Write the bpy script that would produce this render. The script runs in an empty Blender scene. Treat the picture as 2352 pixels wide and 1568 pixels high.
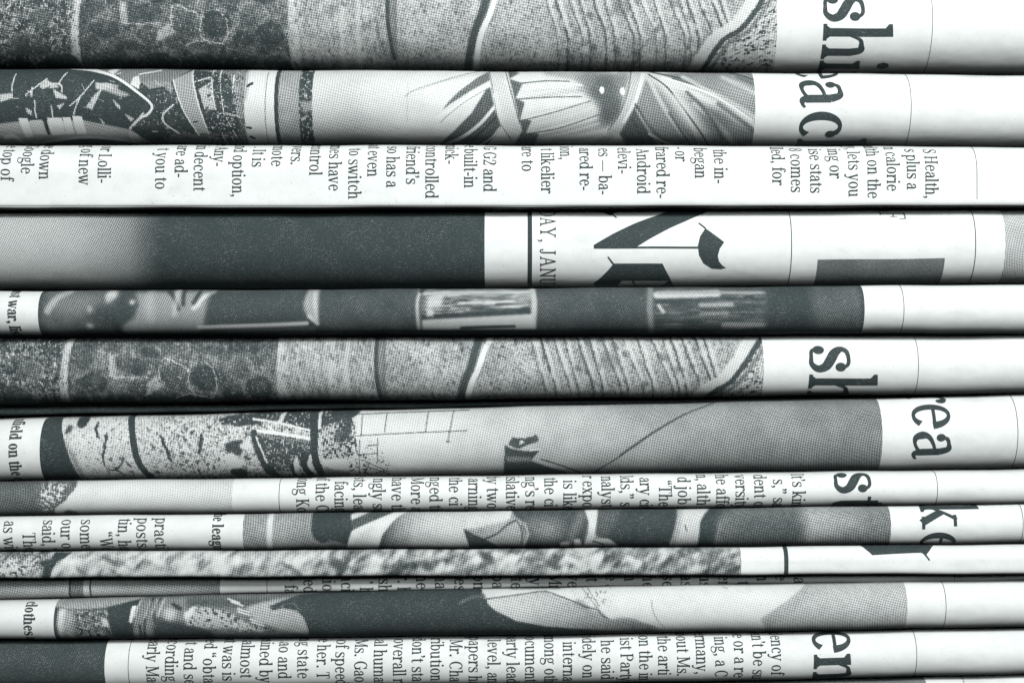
import bpy, bmesh, math, random
import numpy as np
from mathutils import Vector
from mathutils.geometry import delaunay_2d_cdt

# ------------------------------------------------------------------ camera, world, lamps, exposure
K = 8e-5                    # metres per layout unit: the picture is 2352 units wide, 19 cm of newspaper
CX, CY, DIST = 1176.0, 784.0, 4000.0
BASE = 1760.0               # layout height of the underside of the lowest paper
def W(x, y, z):             # layout (right, away from camera, down) -> metres
    return ((x - CX) * K, y * K, (BASE - z) * K)

sc = bpy.context.scene
col = sc.collection
cam = bpy.data.cameras.new("camera")
cam.sensor_width = 36.0
cam.lens = 36.0 * DIST / 2352.0
cam.clip_start, cam.clip_end = 0.01, 20.0
cam.dof.use_dof = True
cam.dof.focus_distance = (DIST + 4) * K
cam.dof.aperture_fstop = 5.0
cam_ob = bpy.data.objects.new("camera", cam)
cam_ob.location = W(CX, -DIST, CY)
cam_ob.rotation_euler = (math.radians(90), 0, 0)
col.objects.link(cam_ob)
sc.camera = cam_ob

world = bpy.data.worlds.new("World")
sc.world = world
world.use_nodes = True
world.node_tree.nodes["Background"].inputs[0].default_value = (0.75, 0.9, 0.92, 1)
world.node_tree.nodes["Background"].inputs[1].default_value = 0.01

def area_lamp(name, loc, target, w, h, power, colour):
    l = bpy.data.lights.new(name, "AREA")
    l.shape = "RECTANGLE"; l.size = w; l.size_y = h; l.energy = power; l.color = colour
    o = bpy.data.objects.new(name, l)
    o.location = loc
    o.rotation_euler = (Vector(target) - Vector(loc)).to_track_quat("-Z", "Y").to_euler()
    col.objects.link(o)
MID = W(CX, 0, CY)
area_lamp("softbox_lamp", (0.15, -0.46, MID[2] + 0.30), (MID[0] + 0.02, 0, MID[2]), 0.20, 0.12, 4.2, (1.0, 1.0, 1.0))
area_lamp("fill_lamp", (-0.14, -0.55, MID[2] + 0.16), MID, 0.20, 0.12, 0.75, (0.96, 1.0, 1.0))
sc.cycles.diffuse_bounces = 0

sc.view_settings.view_transform = "Standard"
sc.view_settings.look = "None"
sc.view_settings.exposure = 0.0
sc.view_settings.gamma = 1.0
sc.view_settings.use_curve_mapping = False

# ------------------------------------------------------------------ materials (all node based)
PAPER = (0.81, 0.855, 0.84)
INK = (0.037, 0.052, 0.053)

class NT:
    def __init__(self, name):
        self.m = bpy.data.materials.new(name); self.m.use_nodes = True
        self.t = self.m.node_tree; self.b = self.t.nodes["Principled BSDF"]
        self.b.inputs["Roughness"].default_value = 0.85
        self.b.inputs["Specular IOR Level"].default_value = 0.12
    def n(self, kind, **kw):
        q = self.t.nodes.new(kind)
        for k, v in kw.items(): setattr(q, k, v)
        return q
    def link(self, a, b): self.t.links.new(a, b)
    def math(self, op, a, b=None, c=None, clamp=False):
        q = self.n("ShaderNodeMath", operation=op, use_clamp=clamp)
        for i, v in enumerate((a, b, c)):
            if v is None: continue
            if isinstance(v, (int, float)): q.inputs[i].default_value = v
            else: self.link(v, q.inputs[i])
        return q.outputs[0]
    def uv(self, scale=(1, 1, 1), rot=0.0):
        u = self.n("ShaderNodeUVMap", uv_map="print")
        mp = self.n("ShaderNodeMapping"); mp.inputs["Scale"].default_value = scale
        mp.inputs["Rotation"].default_value = (0, 0, rot)
        self.link(u.outputs[0], mp.inputs[0]); return mp.outputs[0]
    def noise(self, vec, scale, detail=2.0, rough=0.5):
        q = self.n("ShaderNodeTexNoise"); q.inputs["Scale"].default_value = scale
        q.inputs["Detail"].default_value = detail; q.inputs["Roughness"].default_value = rough
        self.link(vec, q.inputs["Vector"]); return q.outputs["Fac"]
    def ramp(self, f, lo, hi, a=0.0, b=1.0):
        q = self.n("ShaderNodeMapRange", interpolation_type="SMOOTHSTEP")
        self.link(f, q.inputs["Value"])
        for k, v in zip(("From Min", "From Max", "To Min", "To Max"), (lo, hi, a, b)): q.inputs[k].default_value = v
        return q.outputs[0]
    def mix(self, f, a, b):
        q = self.n("ShaderNodeMix", data_type="RGBA")
        if isinstance(f, (int, float)): q.inputs[0].default_value = f
        else: self.link(f, q.inputs[0])
        for i, v in ((6, a), (7, b)):
            if isinstance(v, tuple): q.inputs[i].default_value = (*v, 1)
            else: self.link(v, q.inputs[i])
        return q.outputs[2]
    def bump(self, h, strength, dist):
        q = self.n("ShaderNodeBump"); q.inputs["Strength"].default_value = strength
        q.inputs["Distance"].default_value = dist
        self.link(h, q.inputs["Height"]); self.link(q.outputs[0], self.b.inputs["Normal"])

def paper_nodes(k):
    """newsprint: cloudy pulp, short fibres and a few grey flecks"""
    cloud = k.ramp(k.noise(k.uv(), 0.022, 3, 0.6), 0.3, 0.7, 0.0, 1.0)
    fine = k.noise(k.uv((1, 1.6, 1)), 0.32, 3, 0.65)
    fib1 = k.ramp(k.noise(k.uv((0.55, 2.2, 1), 0.5), 0.12, 2, 0.6), 0.66, 0.76)
    fib2 = k.ramp(k.noise(k.uv((0.55, 2.2, 1), -0.8), 0.13, 2, 0.6), 0.67, 0.77)
    fleck = k.ramp(k.noise(k.uv((1, 1, 1), 0.3), 0.16, 1, 0.4), 0.71, 0.78)
    c = k.mix(cloud, tuple(v * 0.93 for v in PAPER), PAPER)
    c = k.mix(k.ramp(fine, 0.32, 0.70, 0.17, 0.0), c, tuple(v * 0.55 for v in PAPER))
    c = k.mix(k.math("MULTIPLY", k.math("MAXIMUM", fib1, fib2), 0.26), c, (0.38, 0.43, 0.42))
    c = k.mix(k.math("MULTIPLY", fleck, 0.45), c, (0.25, 0.3, 0.3))
    smudge = k.math("MULTIPLY", k.ramp(k.noise(k.uv((0.6, 1.2, 1), 0.4), 0.011, 4, 0.65), 0.54, 0.72), 0.13)
    c = k.mix(smudge, c, (0.2, 0.24, 0.24))
    return c, fine, cloud

def ink_nodes(k, hold=0.30):
    """solid ink on rough stock: pin holes, scuffs and lighter hairs"""
    pin = k.ramp(k.noise(k.uv(), 0.42, 2, 0.6), 0.56, 0.74)
    hair1 = k.ramp(k.noise(k.uv((0.4, 2.0, 1), 1.0), 0.20, 2, 0.6), 0.60, 0.74)
    hair2 = k.ramp(k.noise(k.uv((0.4, 2.0, 1), -0.6), 0.20, 2, 0.6), 0.60, 0.74)
    worn = k.ramp(k.noise(k.uv(), 0.016, 3, 0.6), 0.35, 0.68, 0.35, 1.0)
    f = k.math("MULTIPLY", k.math("ADD", pin, k.math("MULTIPLY", k.math("MAXIMUM", hair1, hair2), 0.55)), worn)
    return k.mix(k.math("MULTIPLY", f, hold), INK, tuple(v * 0.8 for v in PAPER))

def paper_bump(k, fine):
    """grain of the sheet and slow dents left by handling"""
    dent = k.noise(k.uv((0.5, 1, 1)), 0.014, 2, 0.5)
    k.bump(k.math("ADD", fine, k.math("MULTIPLY", dent, 13.0)), 0.35, 0.00004)

def paper_material():
    k = NT("newsprint_paper")
    c, fine, cloud = paper_nodes(k)
    k.link(c, k.b.inputs["Base Color"])
    paper_bump(k, fine)
    return k.m
def ink_material():
    k = NT("black_printing_ink")
    k.link(ink_nodes(k, 0.32), k.b.inputs["Base Color"])
    k.b.inputs["Roughness"].default_value = 0.7
    return k.m
def halftone_material(name, angle, pitch):
    k = NT(name)
    tone = k.n("ShaderNodeAttribute", attribute_name="tone").outputs["Fac"]
    v = k.uv((1, 1, 1), angle)
    sp = k.n("ShaderNodeSeparateXYZ"); k.link(v, sp.inputs[0])
    w = 2 * math.pi / pitch
    ca = k.math("COSINE", k.math("MULTIPLY", sp.outputs[0], w))
    cb = k.math("COSINE", k.math("MULTIPLY", sp.outputs[1], w))
    cell = k.math("MULTIPLY", k.math("ADD", ca, cb), 0.5)
    grain = k.math("MULTIPLY", k.math("SUBTRACT", k.noise(k.uv(), 0.25, 3, 0.7), 0.5), 0.9)
    t = k.math("ADD", tone, grain)
    ink = k.ramp(k.math("SUBTRACT", t, cell), -0.75, 0.75)
    pc, fine, _ = paper_nodes(k); paper_bump(k, fine)
    k.link(k.mix(ink, pc, ink_nodes(k, 0.42)), k.b.inputs["Base Color"])
    return k.m
PAPER_M, INK_M = paper_material(), ink_material()
HT = {a: halftone_material("halftone_print", math.radians(a), 3.8) for a in (8, 22, 45)}

# ------------------------------------------------------------------ one folded newspaper = a profile swept along x
class Row:
    def __init__(self, top, bot, y0, bulge, power=2.0, low=None):
        self.y0 = y0
        yc = y0 + 0.35 * abs(bot[1] - top[1])
        f = lambda v: CY + (v - CY) * (DIST + yc) / DIST
        xs = np.array([0.0, 1176.0, 2352.0])
        self.pt = np.polyfit(xs, [f(v) for v in top], 2)
        self.pb = np.polyfit(xs, [f(v) for v in bot], 2)
        # unit profile: half height 1, depth `bulge`, continued by flat sheets running back
        t = np.linspace(-math.pi / 2, math.pi / 2, 721)
        e = np.where(t > 0, 2.0 / (low or power), 2.0 / power)
        zn = np.sign(np.sin(t)) * np.abs(np.sin(t)) ** e
        yn = bulge * (1 - np.abs(np.cos(t)) ** e)
        s = np.concatenate([[0], np.cumsum(np.hypot(np.diff(zn), np.diff(yn)))])
        s -= s[360]
        self.L = s[-1]
        EXT = 60.0
        self.S = np.concatenate([[s[0] - EXT], s, [s[-1] + EXT]])
        self.YN = np.concatenate([[yn[0] + EXT], yn, [yn[-1] + EXT]])
        self.ZN = np.concatenate([[-1.0], zn, [1.0]])
        self.ph = np.random.default_rng(int(abs(top[1]) * 7 + 11)).uniform(0, 6.28, 6)
    def hh(self, u):
        return 0.5 * np.maximum(np.polyval(self.pb, u) - np.polyval(self.pt, u), 4.0)
    def zc(self, u):
        return 0.5 * (np.polyval(self.pb, u) + np.polyval(self.pt, u))
    def pos(self, u, s, off=0.0):
        """u: picture x of the fold's crest, s: length round the fold (downwards) -> layout x, y, z"""
        u = np.asarray(u, float); s = np.asarray(s, float)
        uc = np.clip(u, -500, 2850)
        h = self.hh(uc); sn = s / h
        yn = np.interp(sn, self.S, self.YN); zn = np.interp(sn, self.S, self.ZN)
        p = self.ph
        wav = 1.1 * np.sin(u * 0.0071 + p[0]) + 0.7 * np.sin(u * 0.0163 + p[1] + sn) + 0.35 * np.sin(u * 0.031 + p[2] - 1.3 * sn)
        y = self.y0 + h * yn + wav
        z = self.zc(uc) + h * zn + .7 * np.sin(u * 0.0113 + p[3]) + .4 * np.sin(u * 0.027 + p[4])
        if off:
            d = 1e-3
            dy = np.interp(sn + d, self.S, self.YN) - np.interp(sn - d, self.S, self.YN)
            dz = np.interp(sn + d, self.S, self.ZN) - np.interp(sn - d, self.S, self.ZN)
            ln = np.hypot(dy, dz) + 1e-12
            y = y - off * dz / ln; z = z + off * dy / ln
        x = CX + (u - CX) * (DIST + self.y0) / DIST
        return x, y, z
    def img_y(self, u, s):
        x, y, z = self.pos(u, s)
        return CY + (z - CY) * DIST / (DIST + y)
    def s_at(self, u, yi):
        """length round the fold that shows at picture height yi"""
        h = float(self.hh(u))
        ss = np.linspace(-(self.L * 0.985) * h, (self.L * 0.985) * h, 400)
        yy = self.img_y(np.full_like(ss, u), ss)
        i0, i1 = int(np.argmin(yy)), int(np.argmax(yy))
        return float(np.interp(yi, yy[i0:i1 + 1], ss[i0:i1 + 1]))

def link_mesh(name, verts, faces, mat, parent, uvs=None, tone=None, smooth=True):
    me = bpy.data.meshes.new(name)
    verts = np.asarray(verts, np.float32); faces = np.asarray(faces, np.int32)
    k = faces.shape[1]
    me.vertices.add(len(verts)); me.vertices.foreach_set("co", verts.ravel())
    me.loops.add(faces.size); me.loops.foreach_set("vertex_index", faces.ravel())
    me.polygons.add(len(faces))
    me.polygons.foreach_set("loop_start", np.arange(0, faces.size, k, dtype=np.int32))
    me.update(calc_edges=True)
    me.polygons.foreach_set("use_smooth", np.full(len(faces), smooth))
    if uvs is not None:
        lay = me.uv_layers.new(name="print")
        lay.data.foreach_set("uv", np.asarray(uvs, np.float32)[faces.ravel()].ravel())
    if tone is not None:
        at = me.attributes.new("tone", "FLOAT", "POINT")
        at.data.foreach_set("value", np.asarray(tone, np.float32).ravel())
    me.materials.append(mat); me.validate()
    o = bpy.data.objects.new(name, me); col.objects.link(o)
    if parent is not None:
        o.parent = parent
        o.matrix_parent_inverse = parent.matrix_world.inverted()
    return o

def world_verts(root, x, y, z):
    ox, oy, oz = root["_o"]
    X, Y, Z = W(x, y, z)
    return np.stack([np.ravel(X) - ox, np.ravel(Y) - oy, np.ravel(Z) - oz], 1)
def add(name, root, verts, faces, mat, **kw):
    o = link_mesh(name, verts, faces, mat, None, **kw); o.parent = root; return o

def grid_faces(nu, ns, close=False):
    i = np.arange(nu - 1)[:, None]; j = np.arange(ns - 1 if not close else ns)[None, :]
    j2 = (j + 1) % ns
    return np.stack([i * ns + j, i * ns + j2, (i + 1) * ns + j2, (i + 1) * ns + j], -1).reshape(-1, 4)

def newspaper(row, label, x0=-330, x1=2690, back=1900.0):
    root = bpy.data.objects.new("newspaper", None)
    o = W(CX, row.y0 + 900, float(row.zc(CX)) + float(row.hh(CX)))
    root["_o"] = o; root.location = o; root.empty_display_size = 0.02
    root["label"] = label; root["category"] = "newspaper"; root["group"] = "folded newspapers in the stack"
    col.objects.link(root)
    us = np.linspace(x0, x1, 150)
    L = row.L
    hm = 1.0
    sn = np.concatenate([[-L - 40, -L - 6, -L - 1.5, -L - .5], np.linspace(-L, L, 61), [L + .5, L + 1.5, L + 6, L + 40]])
    U, SN = np.meshgrid(us, sn, indexing="ij")
    S = SN * row.hh(np.clip(U, -500, 2850))
    x, y, z = row.pos(U, S)
    y = np.minimum(y, row.y0 + back)
    v = world_verts(root, x, y, z)
    f = grid_faces(len(us), len(sn), close=True)
    uv = np.stack([U.ravel(), S.ravel()], 1)
    ob = add("folded_pages", root, v, f, PAPER_M, uvs=uv)
    return root

def prints_grid(root, row, u0, u1, canvas, angle, name="printed_photo", step=1.7, y_from=None):
    hm = float(row.hh(np.clip(0.5 * (u0 + u1), 0, 2352)))
    L = row.L
    nu = int((u1 - u0) / step) + 2
    us = np.linspace(u0, u1, nu)
    lo, hi = -(L + 0.35), L + 0.35
    ns = int((hi - lo) * hm / step) + 2
    sn = np.linspace(lo, hi, ns)
    if y_from is not None:
        a = row.s_at(0.5 * (u0 + u1), y_from) / hm
        sn = np.linspace(a, hi, int((hi - a) * hm / step) + 2)
    U, SN = np.meshgrid(us, sn, indexing="ij")
    S = SN * row.hh(np.clip(U, -500, 2850))
    x, y, z = row.pos(U, S, 0.22)
    yi = CY + (z - CY) * DIST / (DIST + y)
    # past the horizon of the fold the print just runs on
    tone = canvas.sample(U, yi)
    v = world_verts(root, x, y, z)
    return add(name, root, v, grid_faces(nu, len(sn)), HT[angle], uvs=np.stack([U.ravel(), S.ravel()], 1), tone=tone)

def flat_print(name, root, row, verts2, tris, mat=None, off=0.42, cut=3.0):
    """a flat drawing in (u, s): cut into narrow strips round the fold, then wrapped onto it"""
    bm = bmesh.new()
    vs = [bm.verts.new((a, b, 0)) for a, b in verts2]
    for t in tris:
        try: bm.faces.new([vs[i] for i in t])
        except ValueError: pass
    v2 = np.asarray(verts2)
    lo, hi = v2[:, 1].min(), v2[:, 1].max()
    for c in np.arange(math.ceil(lo / cut) * cut, hi, cut):
        bmesh.ops.bisect_plane(bm, geom=bm.verts[:] + bm.edges[:] + bm.faces[:], dist=1e-5, plane_co=(0, c + 0.0137, 0), plane_no=(0, 1, 0))
    ux = v2[:, 0].max() - v2[:, 0].min()
    if ux > 60:
        for c in np.arange(v2[:, 0].min() + 20.013, v2[:, 0].max(), 20.0):
            bmesh.ops.bisect_plane(bm, geom=bm.verts[:] + bm.edges[:] + bm.faces[:], dist=1e-5, plane_co=(c, 0, 0), plane_no=(1, 0, 0))
    bmesh.ops.triangulate(bm, faces=bm.faces[:])
    bm.verts.ensure_lookup_table()
    P = np.array([v.co[:2] for v in bm.verts])
    T = np.array([[v.index for v in f.verts] for f in bm.faces])
    bm.free()
    lim = (row.L + 1.0) * row.hh(np.clip(P[:, 0], -500, 2850))
    keep = (np.abs(P[:, 1]) < lim)
    T = T[keep[T].all(1)]
    if not len(T): return None
    a, b, c = P[T[:, 0]], P[T[:, 1]], P[T[:, 2]]
    ar = (b[:, 0] - a[:, 0]) * (c[:, 1] - a[:, 1]) - (b[:, 1] - a[:, 1]) * (c[:, 0] - a[:, 0])
    T[ar > 0] = T[ar > 0][:, ::-1]
    x, y, z = row.pos(P[:, 0], P[:, 1], off)
    return add(name, root, world_verts(root, x, y, z), T[:, ::-1], mat or INK_M, uvs=P)

# ------------------------------------------------------------------ a hand drawn newspaper serif face
def catmull(pts, n=8):
    p = np.array(pts, float)
    p = np.vstack([2 * p[0] - p[1], p, 2 * p[-1] - p[-2]])
    out = []
    for i in range(1, len(p) - 2):
        for t in np.arange(n) / n:
            a, b, c, d = p[i - 1], p[i], p[i + 1], p[i + 2]
            out.append(0.5 * ((2 * b) + (c - a) * t + (2 * a - 5 * b + 4 * c - d) * t * t + (3 * b - a - 3 * c + d) * t ** 3))
    out.append(p[-2]); return np.array(out)

class Face:
    """st stem, hr hairline, X x-height of a face whose ascenders reach 100"""
    def __init__(self, st=12.5, hr=5.2, X=68.0, wide=1.0):
        self.st, self.hr, self.X, self.wide = st, hr, X, wide
        self.cache = {}; self.ball = False
    # primitives: each appends convex-ish polygons to self.g
    def box(self, x0, y0, x1, y1): self.g.append([(x0, y0), (x1, y0), (x1, y1), (x0, y1)])
    def V(self, x, y0, y1, w=None):
        w = (w or self.st) / 2; self.box(x - w, y0, x + w, y1)
    def slab(self, x, y, l, r, up=True, w=None):
        """serif: slab from x-l to x+r, bracketed into a stem of width w"""
        t = self.hr; w = (w or self.st) / 2; k = 1 if up else -1
        self.g.append([(x - w - l, y), (x + w + r, y), (x + w + r, y + k * t), (x - w - l, y + k * t)])
        b = 4.5
        if l > 2: self.g.append([(x - w - l * .55, y + k * t), (x, y + k * t), (x, y + k * (t + b)), (x - w, y + k * (t + b))])
        if r > 2: self.g.append([(x + w + r * .55, y + k * t), (x, y + k * t), (x, y + k * (t + b)), (x + w, y + k * (t + b))])
    def flag(self, x, y, l=7.0):
        w = self.st / 2; t = self.hr
        self.g.append([(x - w - l, y - 1.5), (x + w, y), (x + w, y - t - 4), (x - w, y - t - 6), (x - w - l, y - t - 1)])
    def S(self, pts, ws, smooth=True, n=7):
        if smooth and len(pts) > 2:
            q = catmull([(a, b, w) for (a, b), w in zip(pts, ws)], n)
        else: q = np.array([(a, b, w) for (a, b), w in zip(pts, ws)], float)
        d = np.gradient(q[:, :2], axis=0); d /= np.linalg.norm(d, axis=1)[:, None] + 1e-9
        nn = np.stack([-d[:, 1], d[:, 0]], 1) * q[:, 2:3] / 2
        l, r = q[:, :2] + nn, q[:, :2] - nn
        for i in range(len(q) - 1): self.g.append([tuple(l[i]), tuple(l[i + 1]), tuple(r[i + 1]), tuple(r[i])])
    def arc(self, cx, cy, rx, ry, a0, a1, wt=None, wh=None, n=30, tilt=0.0):
        wt = wt or self.st * 1.02; wh = wh or self.hr
        a = np.radians(np.linspace(a0, a1, n))
        m = np.abs(np.cos(a + tilt)) ** 1.5
        w = wh + (wt - wh) * m
        self.S(list(zip(cx + (rx - wt / 2) * np.cos(a), cy + (ry - wh / 2) * np.sin(a))), list(w), smooth=False)
    def O(self, cx, cy, rx, ry, wt=None, wh=None, tilt=0.0): self.arc(cx, cy, rx, ry, 0, 360, wt, wh, 41, tilt)
    def dot(self, x, y, r, k=12):
        self.g.append([(x + r * math.cos(i * 2 * math.pi / k), y + r * math.sin(i * 2 * math.pi / k)) for i in range(k)])
    def glyph(self, ch):
        if ch in self.cache: return self.cache[ch]
        self.g = []; adv = self.draw(ch)
        polys = []
        for p in self.g:
            for t in ([p[:3], [p[0], p[2], p[3]]] if len(p) == 4 else [p]):
                a = sum(t[i][0] * t[(i + 1) % len(t)][1] - t[(i + 1) % len(t)][0] * t[i][1] for i in range(len(t)))
                if abs(a) > 0.04: polys.append(t if a > 0 else t[::-1])
        V, T = union(polys) if polys else (np.zeros((0, 2)), np.zeros((0, 3), int))
        V = V * np.array([self.wide, 1.0]) if len(V) else V
        self.cache[ch] = (V, T, adv * self.wide); return self.cache[ch]
    def draw(self, c):
        st, hr, X = self.st, self.hr, self.X; w = st / 2; e = 7.0; A = 100.0; C = 96.0; D = -31.0
        m = X / 2
        if c == " ": return 29
        if c in "bdpq":
            sx = 15 if c in "bp" else 51
            k = 1 if c in "bp" else -1
            self.arc(33 + k * 3, m, 27, m + 1, *((-150, 150) if k > 0 else (30, 330)))
            if c == "b": self.V(sx, 2, A - 1); self.flag(sx, A)
            if c == "d": self.V(sx, 0, A - 1); self.flag(sx, A); self.slab(sx, 0, 0, e)
            if c == "p": self.V(sx, D, X - 1); self.flag(sx, X); self.slab(sx, D, e, e)
            if c == "q": self.V(sx, D, X); self.slab(sx, D, e, e)
            return 67
        if c == "a":
            self.V(43, 12, X * .74)
            self.S([(14, X * .74), (18, X * .9), (28, X - hr / 2), (38, X * .93), (43, X * .72)], [hr + 1, hr + 1, hr + .5, st * .8, st])
            self.dot(15.5, X * .74, st * .52)
            self.S([(43, X * .60), (28, X * .54), (14, X * .42), (10, X * .25), (14, X * .08), (24, 2.5), (36, 7), (43, 15)], [hr, hr, hr + 3, st, st * .75, hr, hr, hr])
            self.S([(43, 14), (45, 4), (52, 2.5), (58, 6)], [st, st * .8, hr, hr * .7]); return 59
        if c == "c":
            self.arc(33, m, 27, m + 1, 48, 318); self.dot(48, X * .76, st * .54); return 58
        if c == "e":
            self.arc(33, m, 27, m + 1, 4, 322, st * .98); self.box(12, X * .53, 55, X * .53 + hr)
            return 61
        if c == "f":
            self.V(20, 0, A - 18); self.slab(20, 0, e, e + 2); self.box(5, X - hr, 40, X)
            self.S([(20, A - 22), (22, A - 8), (31, A - 2), (40, A - 5)], [st, st * .8, hr, hr]); self.dot(40.5, A - 9, st * .5); return 39
        if c == "g":
            self.O(27, X * .66, 21, X * .34, st * .85); self.S([(42, X * .88), (50, X * .97), (58, X * .95)], [hr, hr + 1, hr + 3])
            self.S([(16, X * .4), (10, X * .24), (16, X * .13), (30, X * .1), (44, X * .06), (54, -4), (54, -16), (42, -27), (26, -29), (11, -24), (7, -14), (12, -4), (20, X * .1)],
                   [hr, hr + 2, st * .8, st * .9, st * .9, st * .8, st * .6, hr, hr, st * .6, st * .6, hr, hr]); return 60
        if c in "hnmr":
            top = A if c == "h" else X
            self.V(15, 0, top - 1); self.flag(15, top); self.slab(15, 0, e, e)
            if c == "r":
                self.S([(19, X * .6), (27, X * .86), (36, X - 3), (44, X - 5)], [hr, hr + 1, hr + 3, hr + 3]); self.dot(44.5, X - st * .62, st * .58); return 49
            for j in range(2 if c == "m" else 1):
                x0 = 15 + 35 * j; x1 = x0 + 35
                self.S([(x0 + 4, X * .66), (x0 + 12, X * .9), (x0 + 22, X - hr * .6), (x0 + 31, X * .92), (x1, X * .68)], [hr, hr, hr + 2, st * .85, st])
                self.V(x1, 0, X * .70); self.slab(x1, 0, e, e)
            return 102 if c == "m" else 67
        if c in "il":
            top = A if c == "l" else X
            self.V(15, 0, top - 1); self.flag(15, top); self.slab(15, 0, e, e)
            if c == "i": self.dot(14, A - 8.5, st * .62)
            return 31
        if c == "j":
            self.V(18, -14, X - 1); self.flag(18, X); self.dot(17, A - 8.5, st * .62)
            self.S([(18, -10), (16, -24), (8, -29), (0, -26)], [st, st * .8, hr, hr]); self.dot(1, -22, st * .5); return 33
        if c == "k":
            self.V(15, 0, A - 1); self.flag(15, A); self.slab(15, 0, e, e)
            self.S([(20, X * .38), (46, X)], [hr + 1, hr + 1]); self.S([(29, X * .58), (53, 0)], [st, st])
            self.box(36, X - hr, 60, X); self.box(40, 0, 66, hr); return 66
        if c == "o": self.O(33, m, 28, m + 1); return 66
        if c == "s":
            self.S([(46, X * .77), (39, X * .93), (28, X - hr / 2), (15, X * .90), (11, X * .76), (18, X * .62), (30, X * .52), (42, X * .40), (46, X * .22), (38, X * .06), (26, hr / 2), (14, X * .07), (9, X * .22)],
                   [hr, hr, hr, hr + 2, st * .8, st, st * 1.05, st, st * .85, hr + 2, hr, hr, hr])
            if self.ball: self.dot(43, X * .76, st * .55); self.dot(12.5, X * .23, st * .6)
            else: self.box(43.5, X * .68, 48.5, X); self.box(6.5, 0, 11.5, X * .33)
            return 55
        if c == "S":
            Z = C
            self.S([(51, Z * .78), (43, Z * .94), (30, Z - hr / 2), (15, Z * .90), (10, Z * .76), (18, Z * .62), (32, Z * .52), (47, Z * .40), (52, Z * .22), (43, Z * .06), (28, hr / 2), (14, Z * .07), (8, Z * .24)],
                   [hr, hr, hr, hr + 2, st * .9, st, st * 1.1, st, st * .9, hr + 2, hr, hr, hr])
            self.box(49, Z * .68, 54, Z); self.box(5.5, 0, 10.5, Z * .33); return 62
        if c == "t":
            self.V(20, 10, X + 12); self.g.append([(14, X), (20, X), (25, X + 19), (20, X + 19)]); self.box(4, X - hr, 38, X)
            self.S([(20, 14), (22, 4), (30, 2), (39, 8)], [st, st * .8, hr, hr * .7]); return 40
        if c == "u":
            self.V(15, 14, X - 1); self.flag(15, X); self.V(50, 0, X - 1); self.flag(50, X); self.slab(50, 0, 0, e)
            self.S([(15, X * .32), (18, X * .1), (28, 2.5), (39, X * .1), (48, X * .3)], [st, st * .85, hr + 2, hr, hr]); return 67
        if c in "vwy":
            self.S([(10, X), (30, 1)], [st, st]); self.S([(50, X), (31, 1)], [hr + .5, hr + .5])
            self.box(1, X - hr, 23, X)
            if c == "w":
                self.S([(42, X), (60, 1)], [st, st]); self.S([(80, X), (61, 1)], [hr + .5, hr + .5]); self.box(33, X - hr, 54, X); self.box(69, X - hr, 89, X); return 90
            self.box(39, X - hr, 60, X)
            if c == "y":
                self.S([(31, 3), (24, -16), (16, -27), (8, -28)], [hr + 1, hr + 1, hr + 1, hr + 2]); self.dot(8, -24, st * .55)
            return 60
        if c == "x":
            self.S([(12, X), (48, 0)], [st, st]); self.S([(47, X), (12, 0)], [hr, hr])
            for x0, y0 in ((2, X - hr), (38, X - hr), (2, 0), (37, 0)): self.box(x0, y0, x0 + 22, y0 + hr)
            return 61
        if c == "z":
            self.box(6, X - hr, 50, X); self.box(5, 0, 51, hr); self.S([(44, X - 2), (12, 2)], [st, st]); self.box(6, X - 18, 10, X); self.box(47, 0, 51, 18); return 57
        if c in "EFHILKMNPTDBR":
            if c == "T":
                self.V(36, 0, C); self.slab(36, 0, e + 2, e + 2); self.box(6, C - hr, 66, C); self.box(6, C - 24, 11, C); self.box(61, C - 24, 66, C); return 72
            if c == "M":
                self.V(15, 0, C, hr + 1); self.V(80, 0, C); self.slab(15, 0, e + 3, e + 3, w=hr); self.slab(80, 0, e, e)
                self.S([(17, C), (46, 8)], [st, st]); self.S([(78, C), (47, 8)], [hr, hr]); self.box(3, C - hr, 22, C); self.box(74, C - hr, 93, C); return 96
            if c == "N":
                self.V(15, 0, C, hr + 1); self.V(66, 0, C, hr + 1); self.slab(15, 0, e + 3, e + 3, w=hr); self.S([(15, C), (65, 4)], [st, st])
                self.box(3, C - hr, 22, C); self.slab(66, C, e + 3, e + 3, up=False, w=hr); return 80
            self.V(17, 0, C); self.slab(17, 0, e, e); self.slab(17, C, e, e, up=False)
            if c == "I": return 35
            if c == "H": self.V(64, 0, C); self.slab(64, 0, e, e); self.slab(64, C, e, e, up=False); self.box(17, C * .5, 64, C * .5 + hr); return 82
            if c == "L": self.box(17, 0, 62, hr); self.box(57, 0, 62, 26); return 66
            if c in "EF":
                self.box(17, C - hr, 62, C); self.box(57, C - 24, 62, C); self.box(17, C * .5, 46, C * .5 + hr); self.box(42, C * .38, 46.5, C * .66)
                if c == "E": self.box(17, 0, 63, hr); self.box(58, 0, 63, 25)
                return 67
            if c == "K":
                self.S([(22, C * .4), (58, C)], [hr + 1, hr + 1]); self.S([(33, C * .56), (66, 0)], [st, st]); self.box(46, C - hr, 72, C); self.box(52, 0, 79, hr); return 79
            if c in "PR":
                self.arc(34, C * .74, 30, C * .26, -90, 90); self.box(17, C - hr, 36, C); self.box(17, C * .48, 36, C * .48 + hr)
                if c == "R": self.S([(38, C * .48), (64, 2)], [st, st]); self.box(58, 0, 74, hr)
                return 68 if c == "P" else 74
            if c == "D": self.arc(34, C / 2, 42, C / 2, -90, 90); self.box(17, C - hr, 36, C); self.box(17, 0, 36, hr); return 82
            if c == "B": self.arc(34, C * .74, 26, C * .26, -90, 90); self.arc(34, C * .25, 30, C * .25, -90, 90); return 68
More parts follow.
